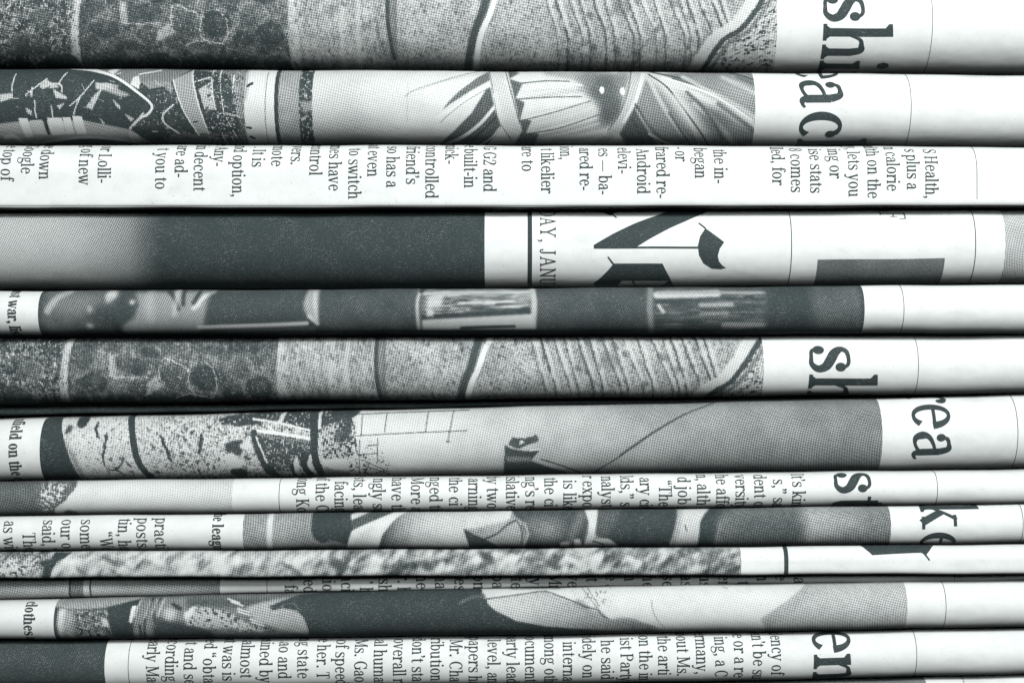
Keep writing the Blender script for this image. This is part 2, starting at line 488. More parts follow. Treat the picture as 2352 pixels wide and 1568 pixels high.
        if c in "CG":
            self.arc(42, C / 2, 36, C / 2 + 1, 40, 318 if c == "C" else 335); self.box(64, C * .66, 69, C)
            if c == "G": self.V(66, 4, 42, st * .9); self.box(52, 40, 80, 40 + hr)
            return 78
        if c == "O": self.O(42, C / 2, 37, C / 2 + 1); return 84
        if c == "A":
            self.S([(36, C), (64, 2)], [st, st]); self.S([(36, C - 2), (12, 2)], [hr, hr]); self.box(20, C * .34, 54, C * .34 + hr); self.box(1, 0, 24, hr); self.box(50, 0, 78, hr); return 78
        if c == "Y":
            self.V(38, 0, 46); self.slab(38, 0, e + 1, e + 1); self.S([(12, C), (38, 44)], [st, st]); self.S([(65, C), (39, 44)], [hr, hr]); self.box(1, C - hr, 26, C); self.box(52, C - hr, 77, C); return 77
        if c == "W":
            self.S([(14, C), (36, 2)], [st, st]); self.S([(54, C), (37, 2)], [hr, hr]); self.S([(52, C), (74, 2)], [st, st]); self.S([(95, C), (75, 2)], [hr, hr])
            self.box(2, C - hr, 28, C); self.box(40, C - hr, 64, C); self.box(83, C - hr, 107, C); return 107
        if c == "J":
            self.V(28, 16, C); self.slab(28, C, e, e, up=False); self.S([(28, 20), (26, 6), (16, 1), (6, 6)], [st, st * .8, hr, hr]); self.dot(8, 14, st * .55); return 46
        if c == "U":
            self.V(17, 26, C); self.V(66, 26, C, hr + 1); self.slab(17, C, e, e, up=False); self.slab(66, C, e + 2, e + 2, up=False, w=hr)
            self.S([(17, 30), (21, 9), (40, 1.5), (60, 9), (66, 30)], [st, st * .9, hr, hr, hr + 1]); return 81
        if c == "2":
            self.S([(12, C * .72), (18, C * .92), (32, C - 3), (46, C * .86), (46, C * .66), (34, C * .42), (12, 6)], [hr, hr, hr, st, st, hr + 2, hr]); self.dot(14, C * .74, st * .5)
            self.box(8, 0, 54, st * .8); self.box(50, 0, 55, 24); return 60
        if c == "8": self.O(32, C * .75, 22, C * .25, st * .8); self.O(32, C * .27, 26, C * .275, st * .9); return 64
        if c == ".": self.dot(14, st * .6, st * .66); return 29
        if c in ",’‘“”":
            def tail(x, y, k=1):
                self.dot(x, y, st * .62); self.S([(x + k * st * .25, y), (x + k * st * .32, y - k * 12), (x - k * 6, y - k * 24)], [st * .75, st * .7, 4])
            if c == ",": tail(14, 7); return 29
            if c == "’": tail(13, A - 9); return 24
            if c == "‘": tail(13, A - 26, -1); return 24
            for x in (13, 35): tail(x, A - 9 if c == "”" else A - 26, 1 if c == "”" else -1)
            return 48
        if c == "-": self.box(4, X * .36, 34, X * .36 + hr * 1.7); return 38
        if c == "—": self.box(4, X * .40, 100, X * .40 + hr); return 104
        raise KeyError(c)

def union(polys):
    V, F = [], []
    for p in polys:
        F.append(list(range(len(V), len(V) + len(p)))); V += [Vector(q) for q in p]
    v, e, f, ov, oe, of = delaunay_2d_cdt(V, [], F, 0, 1e-4)
    return np.array([(a.x, a.y) for a in v]), np.array([t for t, o in zip(f, of) if len(o)], int)

BODY = Face(13.8, 6.6, 68, 0.885)
BOLD = Face(20.5, 7.5, 70, 0.90)
HEAD = Face(14.2, 5.6, 59, 0.84); HEAD.ball = True
LIGHT = Face(11.0, 7.5, 66, 0.90)

def lines_print(name, root, row, lines, face, scale, track=0.0):
    """lines: (picture x of the baseline, text, index of the anchor letter or 'e' for the line's end, picture y of that anchor)"""
    VV, TT, n = [], [], 0
    for bx, text, anchor, ay in lines:
        xs, p = [], 0.0
        for ch in text:
            xs.append(p); p += (face.glyph(ch)[2] + track) * scale
        xs.append(p)
        s0 = row.s_at(bx, ay) - (xs[-1] if anchor == "e" else xs[anchor])
        for ch, dx in zip(text, xs):
            V, T, _ = face.glyph(ch)
            if not len(V): continue
            VV.append(np.stack([bx + V[:, 1] * scale, s0 + dx + V[:, 0] * scale], 1)); TT.append(T + n); n += len(V)
    return flat_print(name, root, row, np.vstack(VV), np.vstack(TT))

Z = 1 / 2.926               # drawing notes were taken from enlargements: 2.926 note units to one layout unit
def zx(zone, x): return (0.0, 775.2, 1548.1)[zone - 1] + x * Z
def shapes_print(name, root, row, polys):
    """polygons and strokes given in picture positions, united and wrapped on"""
    P = []
    for p in polys:
        q = [(x, row.s_at(x, y)) for x, y in p]
        a = sum(q[i][0] * q[(i + 1) % len(q)][1] - q[(i + 1) % len(q)][0] * q[i][1] for i in range(len(q)))
        P.append(q if a > 0 else q[::-1])
    V, T = union(P)
    return flat_print(name, root, row, V, T)
def bar(root, row, x, w, y0=None, y1=None, name="rule_line"):
    h = float(row.hh(x)); a = -(row.L + .3) * h if y0 is None else row.s_at(x, y0); b = (row.L + .3) * h if y1 is None else row.s_at(x, y1)
    w = w / 2; n = 30
    V = [(x - w, a), (x + w, a), (x + w, b), (x - w, b)]
    return flat_print(name, root, row, V, [(0, 1, 2, 3)])
def long_rule(root, row, x0, x1, y, w):
    V, F = [], []
    us = np.linspace(x0, x1, 60)
    for u in us:
        s = row.s_at(u, y); V += [(u, s - w / 2), (u, s + w / 2)]
    for i in range(59): F.append((2 * i, 2 * i + 2, 2 * i + 3, 2 * i + 1))
    return flat_print("rule_line", root, row, V, F)

# ------------------------------------------------------------------ press photographs: tones drawn by code, screened by the halftone material
def vnoise(X, Y, cx, cy, seed, ang=0.0):
    r = np.random.default_rng(seed)
    if ang: X, Y = X * math.cos(ang) + Y * math.sin(ang), -X * math.sin(ang) + Y * math.cos(ang)
    x = X / cx; y = Y / cy
    x0 = np.floor(x).astype(int); y0 = np.floor(y).astype(int); fx = x - x0; fy = y - y0
    fx = fx * fx * (3 - 2 * fx); fy = fy * fy * (3 - 2 * fy)
    G = r.random((256, 256))
    g = lambda i, j: G[i & 255, j & 255]
    return (g(x0, y0) * (1 - fx) + g(x0 + 1, y0) * fx) * (1 - fy) + (g(x0, y0 + 1) * (1 - fx) + g(x0 + 1, y0 + 1) * fx) * fy
def fbm(X, Y, c, seed, oct=3, ax=1.0, ang=0.0):
    o = 0; a = 1; t = 0
    for k in range(oct):
        o = o + a * vnoise(X, Y, c * ax / 2 ** k, c / 2 ** k, seed + k, ang); t += a; a *= .6
    return o / t
# ink coverage reached by each threshold of the halftone screen
LEVEL = np.linspace(-1.76, 1.76, 300)
_a = np.cos(np.linspace(0, math.pi, 80)); _c = ((_a[:, None] + _a[None, :]) / 2).ravel()
_x = np.clip((LEVEL[:, None] - _c[None, :] + .75) / 1.5, 0, 1)
COVER = (_x * _x * (3 - 2 * _x)).mean(1)
class Canvas:
    def __init__(self, x0, x1, y0, y1, base):
        self.x0, self.y0 = x0, y0
        self.X, self.Y = np.meshgrid(np.arange(x0, x1 + 1.0), np.arange(y0, y1 + 1.0))
        self.D = np.full(self.X.shape, float(base)); self.frame(0, 0)
    def frame(self, ox, oy, k=Z): self.ox, self.oy, self.k = ox, oy, k
    def pts(self, p): return np.array([(self.ox + a * self.k, self.oy + b * self.k) for a, b in p])
    def soften(self, M, r):
        if r <= 0: return M
        n = int(r * 2.5) + 1; kx = np.exp(-0.5 * (np.arange(-n, n + 1) / r) ** 2); kx /= kx.sum()
        P = np.pad(M, n, mode="edge")
        P = sum(kx[i] * P[:, i:i + M.shape[1]] for i in range(2 * n + 1))
        return sum(kx[i] * P[i:i + M.shape[0], :] for i in range(2 * n + 1))
    def mask(self, p, soft=0.6, rag=0.0, seed=1):
        q = self.pts(p)
        g = int(rag + soft * 4 + 4); O = np.zeros(self.X.shape); hgt, wid = O.shape
        i0, i1 = max(int(q[:, 0].min() - self.x0) - g, 0), min(int(q[:, 0].max() - self.x0) + g, wid)
        j0, j1 = max(int(q[:, 1].min() - self.y0) - g, 0), min(int(q[:, 1].max() - self.y0) + g, hgt)
        if i1 <= i0 or j1 <= j0: return O
        X, Y = X0, Y0 = self.X[j0:j1, i0:i1], self.Y[j0:j1, i0:i1]
        if rag:
            X = X0 + rag * (fbm(X0, Y0, 9, seed) - .5) * 2; Y = Y0 + rag * (fbm(X0, Y0, 9, seed + 9) - .5) * 2
        M = np.zeros(X.shape, bool); n = len(q)
        for i in range(n):
            (xa, ya), (xb, yb) = q[i], q[(i + 1) % n]
            if ya == yb: continue
            M ^= ((ya > Y) != (yb > Y)) & (X < (xb - xa) * (Y - ya) / (yb - ya) + xa)
        O[j0:j1, i0:i1] = self.soften(M.astype(float), soft)
        return O
    def put(self, M, v, a=1.0): self.D = self.D * (1 - M * a) + v * M * a
    def poly(self, p, v, soft=0.6, a=1.0, rag=0.0, seed=1): self.put(self.mask(p, soft, rag, seed), v, a)
    def ell(self, x, y, rx, ry, v, soft=0.8, a=1.0, rag=0.0, seed=1, rot=0.0):
        t = np.linspace(0, 2 * math.pi, 28)[:-1]
        self.poly([(x + rx * math.cos(q) * math.cos(rot) - ry * math.sin(q) * math.sin(rot), y + rx * math.cos(q) * math.sin(rot) + ry * math.sin(q) * math.cos(rot)) for q in t], v, soft, a, rag, seed)
    def lmask(self, p, w, curve=True, soft=0.5, rag=0.0, seed=1):
        q = self.pts(catmull(p, 6) if curve and len(p) > 2 else p)
        X, Y = self.X, self.Y
        d = np.full(X.shape, 1e9)
        i0, i1 = max(int(q[:, 0].min() - self.x0 - w - 6), 0), int(q[:, 0].max() - self.x0 + w + 7)
        if i1 <= 0 or i0 >= X.shape[1]: return np.zeros(X.shape)
        X = X[:, i0:i1]; Y = Y[:, i0:i1]
        if rag:
            X0, Y0 = X, Y; X = X0 + rag * (fbm(X0, Y0, 6, seed) - .5) * 2; Y = Y0 + rag * (fbm(X0, Y0, 6, seed + 5) - .5) * 2
        dd = np.full(X.shape, 1e9)
        for (xa, ya), (xb, yb) in zip(q[:-1], q[1:]):
            l = (xb - xa) ** 2 + (yb - ya) ** 2 + 1e-9
            t = np.clip(((X - xa) * (xb - xa) + (Y - ya) * (yb - ya)) / l, 0, 1)
            dd = np.minimum(dd, np.hypot(X - xa - t * (xb - xa), Y - ya - t * (yb - ya)))
        d[:, i0:i1] = dd
        return np.clip((w * self.k / 2 - d) / max(soft, .3) + .5, 0, 1)
    def line(self, p, w, v, curve=True, soft=0.8, a=1.0, rag=0.0, seed=1): self.put(self.lmask(p, w, curve, soft, rag, seed), v, a)
    def lines(self, v, w, *ps, **k):
        for p in ps: self.line(p, w, v, **k)
    def add(self, amp, c, seed, M=1.0, oct=3, ax=1.0, ang=0.0):
        if c < 20: c *= .55
        self.D = self.D + M * amp * 2 * (fbm(self.X, self.Y, c, seed, oct, ax, ang) - .5)
    def specks(self, v, c, thr, seed, M=1.0, ax=1.0, ang=0.0, a=1.0):
        c *= .5
        n = fbm(self.X, self.Y, c, seed, 2, ax, ang); self.put(np.clip((n - thr) / .06, 0, 1) * M, v, a)
    def span(self, xa, xb, soft=1.0):
        xa = self.ox + xa * self.k; xb = self.ox + xb * self.k
        return np.clip((self.X - xa) / soft + .5, 0, 1) * np.clip((xb - self.X) / soft + .5, 0, 1)
    def ramp(self, xs, vs):
        return np.interp(self.X, [self.ox + x * self.k for x in xs], vs)
    def sample(self, U, V):
        D = self.D + .11 * np.sin(2 * math.pi * (np.clip(self.D, .1, 1.1) - .58))
        v = 1 - .74 * np.clip(D, 0, 1)          # greys are judged by eye: turn them into ink coverage
        D = np.interp((1 - v ** 2.2) / .948, COVER, LEVEL)
        x = np.clip(U - self.x0, 0, D.shape[1] - 1.001); y = np.clip(V - self.y0, 0, D.shape[0] - 1.001)
        i = x.astype(int); j = y.astype(int); fx = x - i; fy = y - j
        return (D[j, i] * (1 - fx) + D[j, i + 1] * fx) * (1 - fy) + (D[j + 1, i] * (1 - fx) + D[j + 1, i + 1] * fx) * fy
def Z2(p): return [(a + 2261.5 + 2264.5 - 2264.5, b) for a, b in p]   # zone-three notes in zone-two positions

def photo_masonry(c, ox, oy, k):
    """rubble wall, pilaster strips and a coursed column, as notes from zone one (x) of the lower print"""
    c.frame(ox, oy, k); r0 = random.Random(9)
    A = c.span(-900, 1862, 2)
    c.put(A, .71)
    c.add(.20, 38, 3, A); c.add(.12, 7, 8, A, 2)
    c.specks(.30, 9, .66, 21, A * c.span(-900, 430, 60)); c.specks(.92, 14, .60, 22, A * c.span(-900, 430, 60))
    c.poly([(430, 900), (475, 900), (425, 1560), (365, 1560)], .30, 2, .9)
    c.line([(452, 900), (412, 1560)], 10, .18, a=.8); c.line([(482, 900), (436, 1560)], 12, .85, a=.6)
    stones = [(900, 1110, 120, 55), (1190, 1000, 70, 35), (1190, 1180, 110, 95), (1380, 1190, 95, 90), (920, 1260, 80, 60), (1330, 1330, 170, 38), (560, 1060, 70, 60), (1000, 1020, 60, 40),
              (620, 1230, 110, 70), (1120, 1310, 80, 45), (1620, 1130, 80, 80), (1740, 1260, 90, 80), (1680, 980, 90, 45), (760, 990, 60, 50), (780, 1330, 110, 40), (1560, 1290, 70, 60), (1430, 1010, 80, 40), (520, 1320, 60, 50), (700, 1450, 130, 50), (980, 1440, 110, 60), (1260, 1460, 120, 60), (1540, 1430, 110, 60), (1760, 1460, 90, 70), (300, 1450, 120, 60), (100, 1330, 110, 70), (200, 1150, 80, 60)]
    for i, (x, y, a, b) in enumerate(stones):
        c.ell(x, y, a + 12, b + 10, .40, 1.5, (.3, .6, .45)[i % 3], 9, 40 + i); c.ell(x - 4, y + 3, a * 1.05, b * 1.05, .88 - .10 * (i % 4 == 1), 2.5, (.75, .9, .62, .95)[i % 4], 9, 40 + i)
        c.ell(x + a * .3, y - b * .35, a * .4, b * .3, .66, 3, .5, 3, 90 + i)
    c.lines(.22, 9, [(1065, 1240), (1090, 1070), (1200, 1100), (1290, 1150)], [(1270, 1150), (1280, 1290), (1420, 1330)], [(1150, 1335), (1260, 1305), (1400, 1325), (1450, 1250), (1440, 1150), (1380, 1090)], [(750, 1060), (740, 1180), (860, 1190), (1000, 1190)], rag=5, seed=5, a=.7)
    c.poly([(980, 1240), (1050, 1180), (1100, 1250), (960, 1320)], .30, 2, .8, 3, 6); c.poly([(720, 1030), (770, 1060), (790, 1200), (735, 1190)], .36, 3, .7)
    c.specks(.36, 6, .70, 31, A, a=.7); c.specks(.95, 6, .70, 32, A, a=.7)
    c.add(.09, 5, 15, A, 2); c.add(.10, 24, 16, A, 2, .6)
    c.D += A * np.clip((c.Y - oy - 1300 * k) / (220 * k), 0, 1) * .10
    B = c.span(1862, 2575, 2)
    c.put(B, .47); c.put(c.span(1862, 1930, 8), .33); c.add(.14, 30, 61, B); c.add(.13, 5, 62, B, 2); c.specks(.82, 6, .64, 63, B * .5, .5)
    c.add(.12, 20, 68, B, 2, .25)
    c.lines(.32, 30, [(2230, 900), (2215, 1560)], [(2330, 900), (2330, 1560)], soft=8, a=.7)
    M = c.span(2528, 2590, 3); c.put(c.lmask([(2528, 900), (2530, 1150), (2552, 1330), (2566, 1420)], 28, soft=3), .86)
    c.line([(2566, 900), (2570, 1150), (2595, 1380)], 60, .68, soft=8, a=.7)
    R = c.span(2590, 5000, 4)
    c.put(R, .47); c.add(.12, 34, 65, R); c.add(.15, 5, 66, R, 2); c.specks(.80, 7, .63, 67, R * .5); c.specks(.3, 7, .66, 69, R * .5)
    c.line([(3265, 880), (3215, 940), (3170, 1100), (3110, 1260), (3045, 1560)], 52, .82, soft=6, rag=2)
    c.line([(3310, 900), (3260, 1000), (3215, 1130), (3150, 1290), (3110, 1560)], 36, .06, soft=2)
    for q in range(150):         # pitted render on the flat strips
        xx = r0.uniform(1880, 3560); yy = r0.uniform(900, 1540)
        c.ell(xx, yy, r0.uniform(4, 12), r0.uniform(5, 20), r0.choice((.26, .72, .78, .84)), 1, .6, 3, q)
    # coursed shaft: slanting dark joints, closer together to the right
    x = 3560
    r = random.Random(4)
    while x < 4800:
        sl = r.uniform(90, 150)
        c.line([(x, 905), (x + sl * .45, 1090), (x + sl, 1270), (x + sl * 1.15, 1560)], r.uniform(7, 16), .84, a=r.uniform(.45, .85), soft=2.4, rag=4, seed=int(x))
        c.line([(x + 26, 905), (x + 26 + sl * .45, 1090), (x + 26 + sl, 1270)], r.uniform(14, 28), .26, a=.6, soft=4, rag=2, seed=int(x) + 3)
        for q in range(5):       # broken coarse stones between the joints
            yy = r.uniform(920, 1500); xx = x + sl * (yy - 905) / 480 + r.uniform(8, 60)
            c.ell(xx, yy, r.uniform(8, 24), r.uniform(10, 34), r.choice((.30, .34, .66, .78)), 1.6, .6, 4, q + int(x), -.3)
        x += r.uniform(56, 104)
    c.ell(4100, 1080, 70, 60, .75, 6, .5, 3, 4)
    # the sweeping rim that closes the print on the right
    sh = 4523.0
    rim = [(sh + 640, 900), (sh + 560, 990), (sh + 470, 1120), (sh + 380, 1230), (sh + 250, 1320), (sh + 120, 1560)]
    c.poly(rim + [(sh + 900, 1560), (sh + 900, 900)], .40, 2); c.specks(.2, 6, .54, 77, c.mask(rim + [(sh + 900, 1560), (sh + 900, 900)], 2), 2.5, -.5); c.specks(.85, 6, .62, 78, c.mask(rim + [(sh + 900, 1560), (sh + 900, 900)], 2), 2.5, -.4)
    c.line([(a - 60, b - 10) for a, b in rim], 80, .22, soft=5, rag=3, a=.85, seed=9)
    c.line(rim, 34, .84, soft=4, rag=2); c.line([(a + 40, b + 20) for a, b in rim], 30, .66, soft=4, a=.8)
    return c

def photo_cockpit(c):
    c.frame(0, 0)
    A = c.span(-900, 1640, 2); c.put(A, .88); c.add(.10, 24, 5, A)
    c.specks(.5, 8, .68, 6, A)
    c.poly([(-900, 440), (470, 440), (760, 500), (930, 610), (1030, 720), (860, 870), (1000, 1000), (-900, 1000)], .9, 1)
    c.poly([(0, 830), (120, 815), (560, 810), (860, 870), (1000, 975), (760, 940), (560, 925), (300, 945), (120, 975), (-900, 975), (-900, 840)], .45, 1.5)
    for q in ([(118, 795), (180, 795), (196, 920), (142, 925)], [(310, 792), (410, 790), (420, 905), (325, 910)], [(415, 790), (470, 788), (480, 902), (425, 905)], [(482, 780), (548, 782), (560, 898), (494, 905)]): c.poly(q, .08)
    c.poly([(190, 808), (275, 806), (285, 905), (200, 905)], .33); c.poly([(285, 805), (305, 805), (312, 905), (295, 905)], .95)
    c.line([(-600, 990), (0, 985), (300, 950), (540, 925), (800, 945), (1010, 990)], 18, .12); c.poly([(120, 1000), (330, 958), (560, 938), (780, 955), (960, 1000)], .97, 1)
    c.line([(0, 925), (60, 918), (95, 945)], 26, .15)
    c.poly([(480, 455), (1700, 455), (1700, 520), (1250, 470), (1130, 560), (950, 560), (900, 520), (880, 590), (760, 500), (560, 462)], .62, 1)
    c.line([(-700, 452), (200, 455), (470, 462), (620, 480), (760, 520), (900, 605), (1015, 700), (1000, 760), (930, 800), (862, 862)], 17, .05, soft=.7)
    c.poly([(690, 480), (720, 462), (765, 462), (740, 502)], .15); c.poly([(880, 520), (915, 510), (935, 555), (930, 600), (870, 570)], .18); c.poly([(690, 560), (790, 570), (790, 600), (880, 640), (820, 655), (640, 590)], .5, 1.5)
    c.lines(.30, 11, [(300, 530), (230, 590), (170, 640)], [(320, 560), (400, 570), (415, 620)], [(620, 540), (540, 650), (470, 710)], [(700, 570), (650, 640), (600, 720)], [(232, 680), (240, 790)], [(345, 710), (352, 785)], [(540, 650), (490, 770)], [(75, 500), (76, 610)], [(210, 590), (212, 650)], [(420, 490), (380, 570)], rag=1.5, seed=3)
    for q in ([(350, 595), (450, 650), (455, 670), (375, 660)], [(255, 580), (300, 535), (400, 590), (280, 600)], [(640, 630), (690, 590), (620, 740), (575, 720)], [(750, 660), (810, 715), (810, 742), (780, 715)], [(0, 635), (85, 625), (88, 660), (0, 690)], [(380, 710), (440, 690), (400, 740)], [(630, 555), (740, 560), (760, 600), (640, 600)], [(830, 760), (900, 800), (870, 820)], [(660, 785), (700, 830), (680, 840)], [(170, 720), (215, 745), (210, 780), (180, 760)]): c.poly(q, .38, 1)
    c.lines(.2, 12, [(960, 760), (900, 830), (860, 865)], [(1165, 705), (1095, 770), (1100, 830), (1190, 900)], [(850, 890), (860, 940), (915, 945)], soft=.8)
    c.poly([(850, 885), (905, 900), (915, 950), (858, 940)], .3, 1)
    c.poly([(930, 545), (1140, 550), (1160, 600), (1150, 640), (1110, 580), (1000, 600)], .55, 1)
    # leaning frame of the right half
    c.poly([(1150, 540), (1270, 470), (1310, 600), (1390, 900), (1310, 900), (1215, 700)], .50, 1)
    c.poly([(1330, 600), (1420, 540), (1450, 740), (1370, 740)], .42, 1); c.poly([(1560, 570), (1655, 480), (1655, 780), (1580, 770)], .52, 1); c.poly([(1380, 740), (1450, 750), (1440, 830), (1370, 830)], .93, 1)
    c.poly([(1500, 490), (1650, 470), (1650, 540), (1560, 570)], .58, 1); c.poly([(870, 850), (1080, 850), (1100, 900), (1000, 980), (900, 900)], .93, 1); c.poly([(1150, 900), (1640, 900), (1640, 1000), (1080, 1000), (1100, 930)], .66, 2)
    c.lines(.12, 8, [(1155, 540), (1195, 650), (1240, 760), (1320, 910)], [(1265, 470), (1310, 620), (1390, 900)], [(1405, 470), (1425, 620), (1450, 740)], [(1460, 470), (1490, 660), (1500, 740)], [(1300, 550), (1400, 520)], [(915, 500), (1050, 475)], [(1450, 800), (1490, 760), (1640, 790)], [(1560, 500), (1560, 640)], [(1650, 470), (1650, 780)], [(1500, 750), (1580, 940)], [(1460, 860), (1500, 970)], rag=1.2, soft=.8, seed=8)
    c.lines(.95, 9, [(1480, 540), (1490, 640)], [(1340, 640), (1365, 740)], [(1540, 560), (1580, 770)], [(1600, 640), (1640, 660)], rag=2, seed=4); c.specks(.25, 6, .68, 11, c.span(1380, 1650)); c.specks(.95, 6, .64, 12, c.span(1380, 1650))
    rr = random.Random(12)
    for i in range(46):
        x, y = rr.uniform(60, 1620), rr.uniform(480, 960); q = rr.uniform(-.6, 1.9); l = rr.uniform(14, 60)
        if x < 900 and y > 770: continue
        c.line([(x, y), (x + l * math.cos(q), y + l * math.sin(q))], rr.uniform(4, 10), rr.choice((.2, .34, .5, .95)), soft=.8, a=.8, rag=1.5, seed=i)
    # pale margin, bars and strip
    c.put(c.span(1640, 1842), .13); c.add(.1, 20, 2, c.span(1640, 1700)); c.poly([(1640, 470), (1660, 480), (1665, 640), (1640, 700), (1645, 980), (1600, 980), (1600, 470)], .6, 1.5, .6, 3)
    c.line([(1785, 470), (1778, 980)], 7, .6, rag=1); c.lines(.9, 14, [(1660, 580), (1690, 560)], [(1650, 860), (1675, 860)], [(1665, 920), (1690, 930)], rag=2); c.line([(1690, 470), (1840, 478)], 20, .1)
    c.put(c.span(1842, 1868), .92); c.put(c.span(1868, 2010), .52); c.add(.06, 30, 9, c.span(1868, 2010))
    S = c.span(2008, 2168); c.put(S, .88); c.specks(.45, 8, .62, 14, S); c.poly([(2140, 640), (2165, 635), (2165, 672), (2138, 672)], .05); c.poly([(2020, 680), (2100, 690), (2100, 740), (2040, 760)], .55, 2, rag=3)
    # flower: pale ground, dark sepals, folded petals
    c.frame(775.2, 0)
    R = c.span(-172, 5000, 2)
    c.put(R, c.ramp([-172, 100, 360, 600, 900, 1000], [.33, .36, .22, .12, .10, .12])); 
    c.D += R * .10 * np.clip((c.Y - 250) / 80, -1, 1) * c.ramp([-172, 300, 500], [1, .8, 0])
    c.ell(500, 690, 120, 60, .26, 14, .8); c.line([(472, 560), (466, 820)], 8, .42, soft=2, a=.7)
    c.line([(1010, 470), (820, 510), (620, 570), (500, 615), (458, 650)], 8, .5, soft=1.2, rag=1); c.line([(1000, 490), (720, 545), (540, 610)], 5, .4, soft=1.4, rag=1)
    c.poly([(1020, 480), (940, 520), (820, 610), (740, 690), (700, 745), (760, 700), (900, 610), (1025, 540)], .66, 1); c.line([(1025, 565), (920, 630), (800, 720), (670, 785)], 26, .05)
    c.line([(1020, 590), (880, 670), (760, 760), (690, 825)], 6, .6)
    c.poly([(1000, 600), (900, 760), (780, 880), (660, 985), (1000, 985), (1100, 860), (1050, 700), (1030, 590)], .74, 1.2)
    c.lines(.06, 22, [(1055, 720), (960, 830), (840, 920), (720, 970)]); c.lines(.15, 12, [(1090, 860), (1030, 930), (940, 985)], [(1130, 940), (1090, 985)]); c.line([(1075, 780), (950, 900), (860, 985)], 8, .9)
    c.poly([(1015, 470), (1110, 470), (1160, 640), (1230, 830), (1240, 900), (1170, 985), (1150, 930), (1060, 740)], .28, 1.5); c.line([(1020, 480), (1045, 620), (1080, 800), (1165, 940)], 7, .62); c.line([(1125, 470), (1160, 600), (1225, 830)], 9, .66); c.line([(1060, 640), (1110, 820)], 30, .16, soft=6, a=.8)
    c.poly([(1140, 470), (1230, 490), (1160, 530), (1260, 560), (1200, 660), (1260, 690), (1230, 800), (1310, 810), (1270, 890), (1360, 900), (1330, 985), (1180, 985), (1240, 880)], .72, 1.5)
    c.poly([(1230, 470), (3700, 470), (3700, 985), (1330, 985)], .5, 3, .0)
    for q, v in (([(1160, 530), (1320, 510), (1640, 530), (1560, 545), (1240, 555)], .16), ([(1245, 560), (1560, 548), (1640, 560), (1200, 665)], .22), ([(1270, 690), (1640, 648), (1690, 655), (1230, 812)], .14), ([(1200, 668), (1640, 570), (1660, 620), (1300, 670)], .34),
                 ([(1310, 812), (1720, 680), (1760, 700), (1740, 760), (1270, 900)], .26), ([(1360, 905), (1760, 800), (1850, 830), (1800, 870), (1330, 950)], .40), ([(1330, 960), (1560, 915), (1790, 895), (1800, 915), (1480, 985), (1330, 985)], .3)): c.poly(q, v, 1.6)
    c.poly([(1360, 470), (1760, 475), (1740, 560), (1560, 540), (1400, 510)], .45, 4); c.lines(.74, 8, [(1200, 668), (1420, 655), (1640, 650)], [(1240, 560), (1400, 545), (1560, 548)], [(1225, 815), (1440, 760), (1700, 680)], [(1280, 900), (1500, 860), (1760, 770)], soft=1.5)
    c.poly([(1660, 480), (1990, 480), (1930, 690), (1850, 830), (1740, 850), (1760, 720), (1640, 620)], .60, 7); c.ell(1790, 600, 90, 90, .74, 8, .9); c.ell(1840, 740, 80, 100, .78, 8, .8); c.ell(1650, 540, 60, 40, .62, 7, .7)
    c.ell(1778, 607, 15, 24, .0); c.ell(1916, 614, 15, 25, .0); c.ell(1870, 483, 30, 8, .1)
    c.poly([(1990, 480), (2090, 490), (2040, 640), (1970, 790), (1900, 890), (1800, 985), (1700, 985), (1820, 890), (1900, 760), (1950, 600)], .38, 2); c.line([(2062, 500), (2010, 660), (1930, 820)], 22, .12, soft=4); c.line([(1985, 480), (1950, 620), (1900, 760), (1820, 880)], 8, .7, soft=2)
    c.poly([(2090, 490), (3800, 480), (3800, 985), (1980, 985), (1960, 880), (2010, 700)], .58, 2)
    c.poly([(2010, 700), (2080, 820), (2200, 930), (2280, 985), (1960, 985), (1900, 900)], .70, 2); c.poly([(2000, 710), (2060, 800), (2140, 985), (1990, 985), (1900, 905)], .80, 3, .6)
    c.line([(2090, 495), (2250, 560), (2500, 680), (2800, 830), (3100, 920)], 60, .20, soft=16, a=.8); c.line([(2140, 500), (2260, 640), (2380, 800), (2480, 930)], 90, .26, soft=18, a=.75)
    c.lines(.82, 10, [(2100, 500), (2220, 590), (2330, 740), (2440, 880), (2520, 985)], [(2000, 700), (2060, 800), (2130, 985)], [(2100, 480), (2420, 560), (2640, 680), (2850, 800)], [(2260, 530), (2500, 600), (2640, 690)], soft=2); c.lines(.05, 12, [(2190, 520), (2350, 570), (2560, 660), (2790, 810)], [(2100, 900), (2200, 950), (2290, 985)], soft=3); c.line([(2262, 640), (2360, 800), (2450, 970)], 10, .1, soft=5, a=.6)
    for q, w, v in (([(2090, 520), (2180, 700), (2300, 870), (2420, 985)], 30, .34), ([(2330, 520), (2560, 640), (2800, 780), (3000, 930)], 26, .30), ([(2400, 700), (2560, 830), (2700, 985)], 34, .36), ([(2560, 700), (2780, 860), (2900, 985)], 30, .74), ([(2350, 620), (2470, 740), (2600, 930)], 24, .78),
                    ([(2600, 520), (2760, 600), (2960, 740)], 26, .36), ([(2700, 520), (2860, 590), (3040, 700)], 18, .76), ([(2010, 740), (2100, 880), (2200, 985)], 18, .40), ([(1980, 800), (2040, 900), (2080, 985)], 14, .86), ([(2230, 760), (2330, 900), (2400, 985)], 16, .84)): c.line(q, w, v, soft=5, a=.75)
    for q in ([(1300, 580), (1500, 560), (1640, 575)], [(1290, 720), (1480, 690), (1650, 668)], [(1320, 840), (1520, 790), (1720, 720)], [(1380, 930), (1560, 890), (1760, 830)], [(1260, 600), (1400, 590), (1600, 600)]): c.line(q, 12, .08, soft=3, a=.6)
